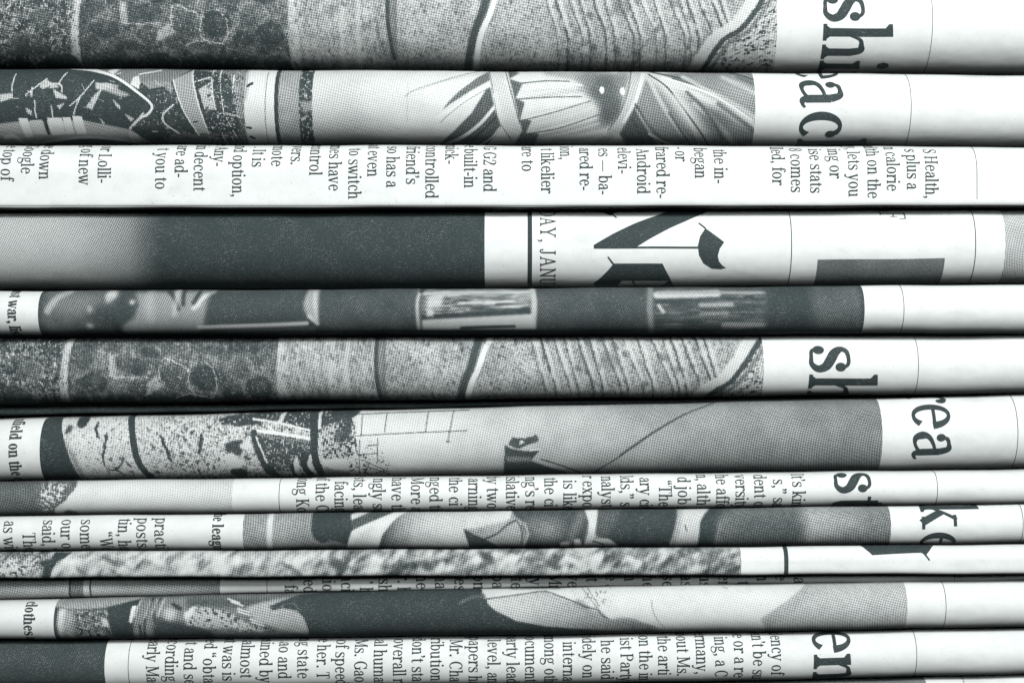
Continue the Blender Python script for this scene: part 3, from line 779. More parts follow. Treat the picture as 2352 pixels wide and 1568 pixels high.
    for q in ([(1320, 612), (1500, 600), (1640, 606)], [(1290, 762), (1480, 728), (1680, 690)], [(1340, 870), (1540, 820), (1740, 760)]): c.line(q, 7, .5, soft=2.5, a=.6)
    c.ell(2550, 800, 110, 60, .76, 16, .8, rot=.5); c.ell(2700, 620, 120, 40, .45, 14, .7, rot=.5); c.ell(2420, 960, 120, 50, .7, 14, .7); c.line([(2600, 480), (2700, 500), (2830, 545)], 10, .8, soft=2)
    return c

def photo_glasses(c):
    c.frame(0, 459.4); c.D[:] = .83
    c.put(c.span(290, 780, 20), .70); c.add(.07, 50, 3)
    c.ell(520, 700, 190, 90, .64, 12); c.line([(450, 612), (385, 650), (345, 700), (318, 745)], 46, .46, soft=8); c.ell(740, 636, 40, 26, .26, 4); c.poly([(700, 640), (775, 640), (735, 695), (708, 690)], .36, 3)
    c.poly([(620, 720), (880, 690), (910, 780), (770, 810), (760, 870), (590, 800)], .88, 12); c.ell(605, 735, 18, 24, .42, 4); c.ell(598, 845, 24, 16, .34, 3); c.line([(755, 800), (790, 905)], 40, .9, soft=4)
    c.poly([(890, 615), (1440, 605), (1400, 700), (1350, 900), (800, 900), (820, 840), (900, 790), (930, 700)], .54, 4); c.ell(885, 685, 18, 18, .26, 3, .9, 2, 1)
    c.lines(.86, 26, [(1120, 610), (1160, 650), (1200, 730)], [(1225, 615), (1230, 700)], [(1330, 620), (1300, 690)], soft=5); c.lines(.22, 26, [(1430, 618), (1370, 650), (1330, 700), (1300, 730)], soft=6, rag=2, a=.9); c.line([(1180, 610), (1180, 700), (1170, 770)], 34, .36, soft=8, a=.7, rag=2); c.line([(1000, 640), (1010, 800)], 60, .44, soft=14, a=.7)
    c.put(c.span(1400, 2040, 20) * np.clip((c.Y - 660) / 20, 0, 1), .84); c.put(c.span(1420, 2040, 20) * np.clip((672 - c.Y) / 16, 0, 1), .74)
    c.line([(1330, 856), (1500, 850), (1800, 840), (2060, 828)], 26, .30, soft=3); c.poly([(1330, 870), (2110, 850), (2110, 920), (1330, 920)], .70, 3)
    c.poly([(2060, 595), (2140, 595), (2142, 832), (2085, 800), (2045, 750), (2035, 690)], .50, 3); c.line([(2075, 780), (2130, 830)], 26, .22, soft=5, a=.8); c.line([(2110, 620), (2125, 800)], 24, .38, soft=6)
    c.frame(775.2, 459.4)
    c.poly([(520, 595), (1335, 595), (1340, 895), (525, 895)], .74, 2); c.line([(555, 600), (535, 700), (545, 885)], 22, .42, soft=4); c.line([(1310, 600), (1322, 700), (1312, 885)], 40, .40, soft=5)
    S = c.mask([(590, 605), (1300, 605), (1290, 750), (570, 770)], 3)
    c.put(S, .62); c.add(.12, 30, 4, S, 2, 4); c.specks(.28, 6, .55, 8, S, 12, -.02, .8); c.specks(.88, 6, .52, 9, S, 14, -.02, .9); c.line([(580, 628), (1290, 618)], 24, .3, soft=6, a=.8); c.poly([(600, 650), (720, 640), (700, 720), (600, 730)], .3, 4, .8, 4)
    c.poly([(560, 775), (1290, 728), (1300, 762), (565, 805)], .9, 2); c.poly([(570, 805), (1305, 765), (1335, 860), (1300, 875), (568, 878)], .34, 1.6); c.line([(830, 858), (1000, 852), (1190, 848)], 16, .9, soft=1.4); c.poly([(590, 730), (640, 740), (640, 785), (600, 785)], .3, 2, .9, 3)
    c.poly([(520, 872), (1340, 868), (1340, 900), (520, 900)], .88, 1.5)
    c.line([(560, 610), (575, 590)], 30, .9)
    c.poly([(2070, 595), (2900, 595), (2900, 895), (2080, 895)], .78, 4); c.line([(2110, 600), (2100, 740), (2120, 890)], 40, .60, soft=6)
    S = c.mask([(2130, 600), (2880, 600), (2880, 890), (2130, 890)], 4)
    c.specks(.58, 6, .56, 18, S, 14, 0, .7); c.specks(.9, 6, .54, 19, S, 14, 0, .8); c.line([(2150, 640), (2400, 632), (2560, 628)], 46, .36, soft=5, rag=1); c.line([(2160, 620), (2880, 622)], 20, .5, soft=4); c.line([(2440, 705), (2650, 700)], 30, .5, soft=6); c.line([(2160, 710), (2190, 750)], 22, .35, soft=5); c.line([(2440, 770), (2620, 760)], 22, .58, soft=5); c.line([(2600, 840), (2880, 838)], 32, .52, soft=5)
    c.put(c.span(2895, 3200, 30), .89); c.put(c.span(3200, 3700, 30), .77); c.add(.05, 40, 6, c.span(3200, 3700)); c.put(c.span(3520, 3700, 10), .86)
    c.D = c.soften(c.D, 1.5); return c

def photo_harbour(c):
    c.frame(0, 890); c.D[:] = .23
    G = c.span(0, 2360, 3); c.add(.12, 34, 3, G); c.add(.20, 5, 4, G, 2); G2 = c.span(900, 2200, 200); c.specks(.84, 7, .61, 5, G2 * .8, .7); c.specks(.82, 5, .66, 6, G * .7); c.specks(.08, 7, .62, 7, G * .8); c.specks(.7, 16, .66, 71, G2 * .7, .4, .3)
    c.poly([(200, 180), (380, 180), (392, 240), (425, 340), (470, 480), (520, 620), (200, 640)], .95, 1, rag=1.2); c.poly([(425, 350), (450, 340), (520, 480), (560, 600), (515, 610)], .6, 4, .8, 3)
    c.line([(840, 170), (870, 250), (895, 360), (920, 480), (960, 560), (1010, 620)], 42, .92, soft=1.2, rag=.8)
    c.ell(530, 225, 40, 50, .93, 1.5, 1, 3, 2); c.poly([(440, 250), (470, 250), (470, 300), (430, 320)], .8, 2, rag=3); c.lines(.84, 18, [(640, 240), (630, 280), (660, 330)], [(710, 320), (700, 420), (690, 490)], rag=4, soft=2); c.lines(.82, 9, [(690, 490), (710, 540), (770, 550), (800, 530), (830, 470)], [(770, 550), (800, 570), (815, 600)], [(840, 500), (880, 530)], rag=3, soft=1.2)
    c.lines(.86, 22, [(1080, 330), (1120, 420), (1140, 490)], [(1350, 320), (1340, 440)], rag=5, soft=3)
    for i in range(60):
        r = random.Random(i); x = r.uniform(620, 1760); y = r.uniform(230, 590); c.ell(x, y, r.uniform(5, 20), r.uniform(5, 16), .86, 1.2, .8, 5, i)
    c.ell(1580, 400, 70, 50, .9, 2, .9, 6, 3); c.ell(1590, 565, 55, 32, .9, 2, 1, 5, 5); c.ell(1650, 390, 40, 30, .1, 2, .9, 4, 6); c.poly([(1490, 460), (1560, 440), (1640, 500), (1600, 540), (1520, 530)], .16, 2, .9, 5)
    T = [(1450, 215), (1530, 190), (1720, 165), (2360, 140), (2360, 215), (2290, 230), (2200, 290), (2100, 310), (1960, 250), (1800, 225), (1700, 250), (1560, 260), (1470, 245)]
    c.poly(T, .86, 1.5, rag=5); c.specks(.3, 8, .64, 15, c.mask(T, 2)); c.lines(.08, 14, [(1690, 210), (1880, 240), (2110, 295)], soft=1.6, rag=2); c.line([(1890, 170), (1870, 230)], 30, .2, rag=3, soft=2); c.line([(2140, 170), (2140, 270)], 22, .2, rag=2, soft=2)
    H = [(1710, 300), (2120, 340), (2125, 460), (2060, 455), (1990, 500), (1930, 560), (1810, 560), (1760, 460), (1720, 390)]
    c.poly(H, .82, 1.5, rag=3); c.specks(.4, 7, .6, 16, c.mask(H, 2)); c.line([(1715, 288), (1900, 312), (2120, 348)], 22, .06, soft=1.5, rag=1.5); c.line([(1750, 320), (2110, 370)], 14, .6, rag=2, soft=2); c.line([(1700, 300), (1740, 440), (1790, 560)], 40, .86, soft=2, rag=3); c.line([(1720, 330), (1790, 500)], 12, .2, rag=2)
    c.lines(.92, 50, [(2100, 180), (2112, 330), (2115, 470), (2160, 610)], soft=2, rag=2); c.line([(2050, 450), (2040, 520), (2090, 610)], 46, .9, soft=2, rag=3); c.line([(1960, 530), (1975, 600)], 40, .9, soft=2, rag=4); c.line([(1800, 540), (1860, 610)], 50, .9, soft=2, rag=4); c.line([(1990, 480), (1985, 560), (2010, 610)], 26, .1, soft=2, rag=3); c.line([(2085, 460), (2080, 530), (2110, 570)], 24, .2, soft=2, rag=2)
    c.poly([(2160, 260), (2360, 215), (2360, 480), (2170, 480)], .40, 2, .9, 5); c.specks(.9, 9, .55, 17, c.mask([(2160, 260), (2400, 215), (2400, 480), (2170, 480)], 2)); c.poly([(2162, 480), (2420, 470), (2420, 560), (2340, 565), (2170, 525)], .10, 1.5); c.poly([(2165, 530), (2350, 572), (2350, 620), (2170, 620)], .55, 2)
    # sky fading up towards the right, lattice jib, tower and cables
    c.frame(775.2, 890)
    R = c.span(95, 9000, 20); c.put(R, c.ramp([95, 300, 700, 1100, 1700, 2350, 3650], [.13, .14, .23, .35, .46, .55, .60])); c.add(.07, 60, 33, R, 3); c.D += R * np.clip((936 - c.Y) / 40, 0, 1) * .12
    c.poly([(-60, 140), (140, 150), (120, 185), (60, 205), (-60, 200)], .9, 1.5, rag=4); c.ell(70, 260, 26, 70, .85, 2, .9, 6, 8); c.ell(20, 330, 40, 40, .8, 2, .8, 6, 9); c.specks(.88, 8, .54, 41, c.mask([(0, 200), (110, 200), (140, 440), (60, 440), (0, 420)], 3)); c.specks(.85, 6, .56, 42, c.mask([(60, 430), (200, 440), (200, 600), (70, 600)], 3)); c.specks(.8, 6, .64, 43, c.mask([(180, 320), (340, 470), (350, 600), (190, 600)], 4))
    c.lines(.78, 7, [(120, 178), (500, 163), (880, 150)], [(90, 325), (450, 305), (870, 288)], [(325, 170), (316, 300)], [(606, 160), (590, 295)], [(778, 150), (755, 290), (742, 370)], [(160, 180), (158, 320)], [(270, 340), (268, 500)], [(150, 350), (140, 580)], [(160, 450), (270, 440)], [(120, 340), (125, 430)], [(190, 500), (330, 560)], [(170, 520), (330, 575), (350, 600)], [(200, 390), (260, 385)], [(730, 360), (760, 362)], curve=False, rag=1, soft=1, a=.9)
    c.poly([(1125, 380), (1165, 410), (1300, 430), (1370, 405), (1330, 450), (1300, 490), (1420, 530), (1620, 590), (1115, 590)], .84, 1.2, rag=1.5); c.poly([(1150, 380), (1180, 330), (1250, 345), (1330, 315), (1355, 350), (1290, 385), (1200, 410)], .82, 1.2, rag=4); c.poly([(1230, 350), (1260, 365), (1220, 385)], .2, 1.5); c.poly([(1130, 460), (1300, 465), (1300, 495), (1135, 500)], .6, 2); c.line([(1300, 420), (1360, 415)], 12, .25, soft=2)
    c.lines(.80, 8, [(1370, 480), (1500, 520), (1640, 570)], [(2900, -30), (2500, 120), (2350, 175), (2130, 300), (1900, 460), (1790, 530), (1700, 590)], [(2350, 170), (2130, 292), (1900, 450)], rag=.8, soft=1.4)
    return c

def photo_ragged(c):
    c.frame(0, 890); c.D[:] = .26; c.D[:] = c.ramp([300, 700, 1200, 1560], [.10, .10, .17, .25]); c.add(.03, 30, 3)
    E = [(-900, 560), (450, 560), (510, 665), (470, 720), (380, 800), (330, 870), (-900, 900)]
    c.poly(E, .70, 1.2, rag=5); c.add(.06, 30, 4, c.mask(E)); c.specks(.16, 9, .55, 5, c.mask([(280, 640), (440, 640), (420, 760), (300, 850), (260, 720)], 8)); c.poly([(320, 870), (460, 820), (540, 850), (540, 900)], .7, 2, rag=4); return c

def photo_people(c):
    c.frame(0, 890); c.D[:] = .52
    c.add(.05, 40, 2); c.line([(1815, 820), (1808, 1100)], 34, .16, soft=4); c.put(c.span(2000, 2100, 30) * .5, .6)
    c.poly([(2095, 830), (2400, 830), (2400, 1000), (2330, 1010), (2250, 1030), (2160, 1042), (2110, 1010), (2095, 960)], .92, 1.5); c.poly([(2200, 1020), (2420, 990), (2420, 1100), (2200, 1100)], .64, 4)
    c.frame(775.2, 890)
    c.poly([(-60, 815), (82, 830), (92, 900), (88, 980), (62, 1052), (30, 1040), (-60, 1015)], .92, 1.4); c.poly([(82, 850), (170, 820), (250, 820), (95, 905)], .22, 1.2); c.poly([(90, 890), (240, 820), (470, 820), (100, 955)], .78, 1.2)
    B = [(490, 815), (400, 870), (360, 905), (300, 990), (275, 1075), (60, 1075), (95, 960), (250, 890), (400, 825)]
    c.poly(B, .09, 1.2); c.poly([(120, 1000), (210, 930), (250, 900), (215, 1075), (70, 1075)], .32, 6, .9)
    F = [(490, 815), (1170, 815), (1160, 880), (1100, 920), (1000, 930), (850, 950), (900, 1080), (270, 1080), (300, 990), (370, 905), (400, 870)]
    M = c.mask(F, 1.5); c.D = c.D * (1 - M) + M * c.ramp([270, 380, 520, 720, 1000, 1170], [.82, .66, .40, .34, .28, .12]); c.line([(360, 1070), (420, 960), (540, 860)], 80, .5, soft=20, a=.4)
    c.poly([(845, 945), (920, 990), (1000, 1018), (1060, 1050), (1090, 1080), (890, 1080)], .93, 1.2)
    Q = [(980, 930), (1160, 880), (1200, 880), (1260, 920), (1275, 1000), (1240, 1070), (1060, 1060), (990, 1015)]
    c.poly(Q, .48, 4); c.line([(990, 1015), (1070, 980), (1140, 920), (1200, 890)], 10, .85, soft=2); c.lines(.85, 8, [(1210, 900), (1240, 960), (1238, 1050)], [(1240, 920), (1268, 980), (1255, 1050)], soft=2); c.line([(1260, 900), (1278, 980), (1250, 1060)], 12, .2, soft=2, a=.8)
    c.poly([(1170, 815), (1672, 815), (1690, 900), (1660, 1075), (1260, 1075), (1290, 990), (1270, 910), (1200, 870)], .82, 2); c.ell(1400, 960, 130, 80, .58, 14); c.ell(1300, 900, 60, 40, .66, 10, .7); c.line([(1640, 860), (1590, 960), (1560, 1060)], 60, .62, soft=14, a=.8)
    c.poly([(1665, 815), (1757, 815), (1750, 900), (1730, 980), (1705, 1075), (1650, 1075), (1690, 980), (1690, 900)], .12, 2); c.ell(1705, 1010, 30, 60, .35, 8, .6)
    c.poly([(1757, 815), (2300, 815), (2270, 960), (2240, 1080), (1880, 1080), (1830, 1020), (1760, 1000), (1735, 980)], .88, 2); c.put(c.mask([(1757, 815), (1920, 815), (1800, 1010), (1735, 1000)], 4), .72, .8); c.poly([(1735, 1015), (1830, 1015), (1890, 1060), (1890, 1080), (1700, 1080)], .22, 1.5, rag=2); c.poly([(1500, 1040), (1555, 1035), (1560, 1080), (1500, 1080)], .2, 1.5); c.poly([(1590, 1020), (1630, 1015), (1650, 1080), (1600, 1080)], .15, 1.5); c.line([(1720, 1030), (1790, 1050)], 10, .8)
    c.poly([(2300, 800), (2520, 800), (2450, 880), (2435, 940), (2420, 1080), (2225, 1080), (2270, 950)], .30, 2); c.line([(2310, 800), (2290, 920), (2250, 1070)], 40, .5, soft=8, a=.7); c.line([(2335, 920), (2345, 960)], 10, .7)
    c.poly([(2530, 795), (2720, 795), (2560, 900), (2530, 1080), (2425, 1080), (2440, 900), (2470, 850)], .92, 2); R = c.mask([(2600, 795), (5000, 795), (5000, 1080), (2525, 1080), (2550, 930)], 10)
    c.D = c.D * (1 - R) + R * c.ramp([2525, 2800, 3080, 3180, 3300, 3500, 3730], [.66, .76, .70, .48, .52, .60, .64]); c.ell(3000, 960, 140, 70, .80, 16); c.ell(2750, 850, 150, 40, .66, 14, .7); c.add(.04, 40, 7, R)
    c.D = c.soften(c.D, 1.1); c.add(.05, 14, 77); return c

def photo_blurred(c):
    c.frame(0, 1223.7)
    b = c.ramp([0, 600, 1400, 2352, 3000, 4500, 5000], [.42, .38, .34, .46, .52, .56, .58]); c.D = b + 0
    c.D += .36 * (fbm(c.X, c.Y, 34, 3, 2, .55, .9) - .5) * 2 + .22 * (fbm(c.X, c.Y, 17, 9, 2, .6, .8) - .5) * 2
    c.add(.24, 5, 5, c.span(-900, 300, 30), 2); c.specks(.8, 9, .62, 6, c.span(-900, 300, 30))
    c.poly([(350, 130), (470, 130), (430, 165), (375, 190), (350, 250), (330, 300), (275, 300), (300, 230), (265, 200), (290, 180), (340, 180)], .93, 1.5, rag=2)
    for x, y, a, bb, v in ((740, 185, 80, 18, .8), (770, 265, 60, 14, .75), (540, 250, 50, 16, .75), (840, 215, 90, 10, .7), (1060, 190, 70, 20, .16), (1280, 260, 120, 14, .15), (1480, 235, 40, 40, .12), (1960, 240, 90, 16, .78), (2270, 210, 60, 40, .82), (2520, 175, 30, 26, .1), (2880, 225, 40, 30, .8), (2960, 235, 22, 50, .12), (3210, 170, 24, 50, .1), (3260, 150, 60, 26, .86), (3440, 180, 36, 40, .18), (3720, 215, 60, 24, .8), (3860, 190, 50, 20, .15), (4010, 200, 26, 70, .2), (4260, 190, 60, 22, .2)):
        c.ell(x, y, a, bb, v, 4, .85, 3, int(x), .55)
    return c
def photo_strip(c):
    c.frame(0, 1223.7); c.D[:] = .50; c.D[:] = c.ramp([0, 460, 620, 1470], [.52, .44, .40, .56]); c.put(c.span(465, 560), .62); c.put(c.span(560, 602), .28); c.line([(468, 290), (468, 460)], 12, .86); c.line([(606, 290), (606, 400), (616, 460)], 9, .88); c.add(.03, 30, 2); return c
def photo_tailor(c):
    c.frame(0, 1223.7); c.D[:] = .66; c.add(.08, 26, 3)
    c.poly([(340, 420), (960, 420), (920, 450), (730, 498), (600, 514), (480, 512), (390, 498), (340, 480)], .50, 2); c.line([(390, 500), (520, 516), (730, 500), (920, 452)], 8, .8, soft=1.5); c.put(c.span(300, 388, 4) * np.clip((c.Y - 1392) / 4, 0, 1), .88)
    c.poly([(392, 505), (440, 510), (430, 640), (400, 700), (386, 620)], .2, 4); c.poly([(440, 512), (500, 516), (480, 700), (430, 700)], .44, 8); c.specks(.36, 8, .6, 5, c.mask([(500, 520), (730, 510), (740, 700), (500, 700)], 3)); c.specks(.92, 8, .58, 6, c.mask([(500, 520), (730, 510), (740, 700), (500, 700)], 3)); c.poly([(680, 560), (730, 590), (735, 640), (690, 620)], .2, 2, .9, 3)
    c.poly([(718, 498), (930, 440), (900, 580), (890, 720), (770, 720), (730, 600)], .94, 1.6); c.poly([(880, 488), (912, 484), (888, 602), (866, 600)], .08, 1)
    c.poly([(930, 440), (1240, 430), (1250, 600), (1160, 720), (885, 720), (900, 580)], .60, 2); c.lines(.90, 14, [(1010, 440), (980, 560), (960, 720)], [(1060, 440), (1030, 500), (1040, 590)], [(940, 620), (940, 720)], soft=3); c.lines(.28, 10, [(930, 450), (905, 560)], [(1000, 460), (975, 570)], [(1045, 450), (1020, 540)], [(1090, 440), (1060, 560)], soft=3, a=.8); c.poly([(1040, 560), (1150, 590), (1260, 610), (1500, 680), (1500, 730), (1020, 730)], .86, 4); c.ell(1140, 545, 40, 40, .36, 5); c.line([(1160, 480), (1210, 505)], 26, .9, soft=3, rag=3)
    c.poly([(1240, 440), (1800, 440), (1900, 500), (1600, 500), (1400, 490), (1250, 500)], .76, 4); L = [(1240, 560), (1300, 490), (1440, 505), (1560, 540), (1660, 600), (1820, 650), (1560, 640), (1400, 640), (1250, 620)]
    c.poly(L, .40, 2, rag=3); c.specks(.85, 8, .62, 9, c.mask(L, 3), 2, .3); c.poly([(1240, 530), (1300, 495), (1290, 560), (1250, 580)], .12, 2, rag=3); c.poly([(1530, 600), (1640, 610), (1780, 660), (1600, 660)], .28, 2, rag=4); c.specks(.9, 7, .6, 12, c.mask([(1540, 590), (1840, 640), (1830, 690), (1560, 670)], 3))
    for x, y in ((1520, 440), (1545, 460), (1595, 505), (1600, 525), (1680, 575), (1690, 595)): c.line([(x, y), (x + 84, y + 28)], 9, .14, soft=1.4)
    c.poly([(1640, 500), (1760, 460), (2000, 420), (1900, 480), (2060, 560), (2080, 690), (1860, 640), (1720, 590)], .46, 3); c.poly([(1420, 650), (2090, 690), (2090, 740), (1420, 740)], .6, 5); 
    K_ = [(2000, 415), (2360, 380), (3330, 370), (3350, 440), (3400, 520), (3560, 590), (3800, 640), (4060, 680), (4060, 760), (2060, 760), (2070, 640), (2040, 560), (1990, 515), (1900, 500), (1830, 515), (1805, 490), (1880, 460)]
    c.poly(K_, .93, 1.5, rag=2); c.line([(1820, 500), (1880, 490), (1960, 470), (2020, 520)], 8, .5, rag=3, a=.6, soft=3)
    c.frame(775.2, 1223.7)
    c.poly([(960, 360), (2400, 340), (5000, 330), (5000, 660), (2200, 650), (1980, 575), (1830, 578), (1750, 510), (1620, 470), (1390, 390), (1000, 435), (985, 440)], .15, 1.4, rag=1.4)
    Lf = [(1000, 440), (1200, 412), (1390, 390), (1500, 420), (1620, 468), (1660, 492), (1750, 512), (1830, 578), (1900, 565), (1980, 570), (2080, 615), (2215, 648), (1960, 660), (1690, 648), (1400, 628), (1200, 590), (1060, 520), (1005, 470)]
    c.poly(Lf, .37, 1.4, rag=.6); c.D += c.mask(Lf, 6) * c.ramp([1000, 1300, 1700, 2000], [-.06, .02, .14, .22]); c.ell(1640, 470, 60, 16, .72, 5, .8, rot=.5); c.line([(1000, 442), (1200, 414), (1390, 390), (1490, 420), (1620, 470), (1665, 495), (1750, 512), (1770, 545), (1830, 578)], 7, .78, soft=1.2, rag=1.5)
    c.lines(.60, 8, [(1650, 370), (1690, 430), (1750, 500)], [(1690, 370), (1720, 430), (1760, 490)], [(2110, 450), (2120, 520), (2150, 580), (2210, 645)], [(960, 400), (1000, 436)], [(1160, 375), (1500, 372)], soft=1.8, rag=1.5); c.specks(.7, 8, .64, 13, c.mask([(1500, 380), (1900, 365), (1850, 480), (1700, 470)], 8)); c.line([(820, 470), (900, 432), (980, 420)], 26, .72, soft=6); c.poly([(1380, 640), (1720, 648), (1660, 665), (1420, 670)], .84, 2); c.poly([(1960, 600), (2080, 615), (2210, 650), (1990, 660)], .62, 4, .8)
    c.frame(1548.1, 1223.7); c.put(c.span(-100, 2000, 40) * .5, .11); c.poly([(950, 300), (1900, 300), (1900, 680), (640, 680), (580, 575), (780, 440)], .42, 1); c.poly([(600, 570), (780, 440), (940, 320), (900, 450), (700, 600), (640, 640)], .47, 6, .7); c.add(.02, 30, 5); c.ell(1340, 500, 60, 16, .5, 8, .6); c.line([(340, 360), (370, 370)], 10, .5, soft=2)
    c.D = c.soften(c.D, .9); c.add(.05, 12, 78); return c
def photo_flat(c, v, seed, amp=.04):
    c.D[:] = v; c.add(amp, 50, seed); return c
def photo_dusk(c):
    c.frame(0, 459.4); c.D[:] = c.ramp([-400, 500, 860, 1000, 1100, 1200], [.38, .46, .60, .78, .92, .95]); return c

# ------------------------------------------------------------------ the stack, top to bottom
R1 = Row((-60, -56, -50), (154, 161, 169), 14, 1.00)
n = newspaper(R1, "topmost folded newspaper, with a big stone wall photo and headline letters shi")
prints_grid(n, R1, -330, 1785.5, photo_masonry(Canvas(-330, 1800, -90, 180, .6), 26.0, -1030 * Z, Z), 8)
lines_print("headline", n, R1, [(zx(3, 1005), "shin", 1, 158 * Z)], HEAD, 1.62)
bar(n, R1, 2142, 1.3)

R2 = Row((155, 161, 170), (331, 332, 337), 0, 1.08)
n = newspaper(R2, "folded newspaper with a cockpit and flower photo and headline letters ach, second from top")
prints_grid(n, R2, -330, 1735, photo_cockpit(Canvas(-330, 1750, 140, 350, .5)), 8)
lines_print("headline", n, R2, [(zx(3, 852), "each", 1, 535 * Z)], HEAD, 1.62)
bar(n, R2, 2093, 1.4)

R3 = Row((333, 333, 337), (482.5, 480.5, 476.5), -2, 1.0, 2.2, 14.0)
n = newspaper(R3, "white folded newspaper covered in narrow text columns, with no photo, above the blackletter masthead")
L3 = [(5, "e top of", 1215), (140, "Google", 1170), (262, "ne down", 1208), (527, "g of new", 1245), (655, "or Lolli-", 1232), (1042, "t you to", 1275), (1172, "are ad-", 1195), (1300, "in decent", 1285), (1430, "e Any-", 1120),
      (1560, "nd option,", 1325), (1690, ". It is", 1125), (1820, "mote", 1120), (1950, "vers.", 1110), (2078, "control", 1180), (2208, "mes have", 1285)]
L3b = [(72, "to switch", 1340), (200, "at even", 1190), (328, "so has a", 1262), (460, "friend’s", 1240), (590, "controlled", 1335), (722, "quick-", 1105), (850, "e built-in", 1265), (980, "G G2 and", 1290), (1238, "are to", 1155), (1368, "t likelier", 1300),
       (1497, "ion,", 1075), (1627, "ared re-", 1282), (1755, "es — ba-", 1310), (1885, "elevi-", 1170), (2013, "Android", 1305), (2143, "frared re-", 1335), (2272, "- or", 1085)]
L3c = [(140, "began", 1200), (270, "the in-", 1235)]
L3d = [(660, "lled, for", 1245), (785, "8 comes", 1295), (915, "ise stats", 1300), (1045, "ing or", 1200), (1172, "y, lets you", 1325), (1300, "alth on the", 1335), (1430, "n calorie", 1285), (1565, "s plus a", 1275), (1690, "S Health,", 1335)]
conv = lambda q, zone: [(zx(zone, b), t, "e", y * Z) for b, t, y in q]
lines_print("article_text", n, R3, conv(L3, 1) + conv(L3b, 2) + conv(L3c, 3), BODY, 0.312)
lines_print("article_text", n, R3, conv(L3d, 3), BODY, 0.312)
bar(n, R3, 2244.5, 1.4, None, 458)
long_rule(n, R3, -330, 2232, 471.5, 0.9)

R4 = Row((484, 482, 478), (664, 662, 652), 9, 1.00, 2.4, 2.0)
n = newspaper(R4, "folded newspaper with a plain near-black photo and a big blackletter masthead, fourth from top")
c4 = photo_dusk(Canvas(-330, 1130, 460, 690, .9))
prints_grid(n, R4, -330, 1113, c4, 22)
c4b = photo_flat(Canvas(1870, 2700, 460, 690, .6), .66, 3)
prints_grid(n, R4, 1878.5, 2172, c4b, 45, "tint_block", y_from=459.4 + 397 * Z)
prints_grid(n, R4, 2309.5, 2690, photo_flat(Canvas(2300, 2700, 460, 690, .4), .42, 4), 8)
bar(n, R4, zx(2, 1293), 30 * Z, name="column_bar")
lines_print("dateline", n, R4, [(zx(2, 1362), "NDAY, JANUARY", 5, 459.4 + 292 * Z)], LIGHT, 0.375, 5)
z2 = lambda p: [(zx(2, a), 459.4 + b * Z) for a, b in p]
z3 = lambda p: [(zx(3, a), 459.4 + b * Z) for a, b in p]
shapes_print("masthead", n, R4, [
    z2([(1700, 62), (1925, 62), (1850, 104), (1835, 104)]), z2([(1838, 96), (1846, 92), (1884, 118), (1878, 124)]),
    z2([(1722, 302), (1850, 228), (2000, 158), (2150, 107), (2290, 70), (2352, 54), (2590, 54), (2460, 98), (2340, 145), (2230, 192), (2100, 260), (2010, 315), (1722, 315)]),
    z2([(1722, 313), (2424, 313), (2424, 327), (1722, 327)]),
    z3([(165, 158), (174, 152), (218, 188), (210, 196)]),
    z3([(213, 190), (338, 283), (308, 326), (295, 375), (305, 412), (330, 440), (356, 455), (320, 464), (258, 460), (200, 425), (168, 370), (160, 310), (175, 245)]),
    z2([(1813, 384), (1822, 379), (1862, 428), (1850, 434)]),
    z2([(1722, 560), (1858, 426), (2186, 426), (2240, 517), (2282, 580), (2360, 600), (2120, 600), (2238, 541), (1918, 541), (1830, 598), (1770, 598)]),
    z2([(1982, 538), (1994, 538), (2052, 588), (2040, 594)]),
])
lines_print("headline", n, R4, [(zx(3, 1400), "AF", 1, 459.4 + 84 * Z)], Face(6.5, 4.5, 66, .72), 0.61)
for xx in (1818, 2241): bar(n, R4, xx, 2.0)

R5 = Row((668, 662, 653), (769, 767, 765), -12, 1.05)
n = newspaper(R5, "thin folded newspaper with a dark photo of glasses and bold caption war, fifth from top")
prints_grid(n, R5, 87, 1986, photo_glasses(Canvas(80, 2000, 640, 790, .88)), 22)
lines_print("caption", n, R5, [(zx(1, 50), "ast war, list", 4, 459.4 + 672 * Z)], BOLD, 0.275)
bar(n, R5, 2076, 1.4)

R6 = Row((776, 774, 770), (926, 916, 903), 16, 0.95)
n = newspaper(R6, "folded newspaper with stone wall photo and headline letters sh, in the middle of the stack")
prints_grid(n, R6, -330, 1754.5, photo_masonry(Canvas(-330, 1770, 755, 945, .6), 0, 459.4, Z), 8)
lines_print("headline", n, R6, [(zx(3, 910), "shin", 0, 459.4 + 968 * Z)], HEAD, 1.60)
bar(n, R6, 2110, 1.4)

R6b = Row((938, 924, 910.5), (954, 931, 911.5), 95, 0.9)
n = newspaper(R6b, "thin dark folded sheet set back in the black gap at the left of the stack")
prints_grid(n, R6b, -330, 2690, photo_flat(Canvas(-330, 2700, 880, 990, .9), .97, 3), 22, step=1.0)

R7 = Row((964, 936, 908), (1104, 1091, 1078), 10, 0.95)
n = newspaper(R7, "folded newspaper with a pale quarry and crane photo and headline letters rea")
prints_grid(n, R7, 91, 2027, photo_harbour(Canvas(80, 2040, 890, 1125, .3)), 8)
lines_print("caption", n, R7, [(zx(1, 58), "nfield on the c", 7, 890 + 372 * Z)], BOLD, 0.285)
lines_print("headline", n, R7, [(zx(3, 1610), "orea", 2, 890 + 105 * Z)], HEAD, 1.46)
bar(n, R7, 2338.5, 1.5)

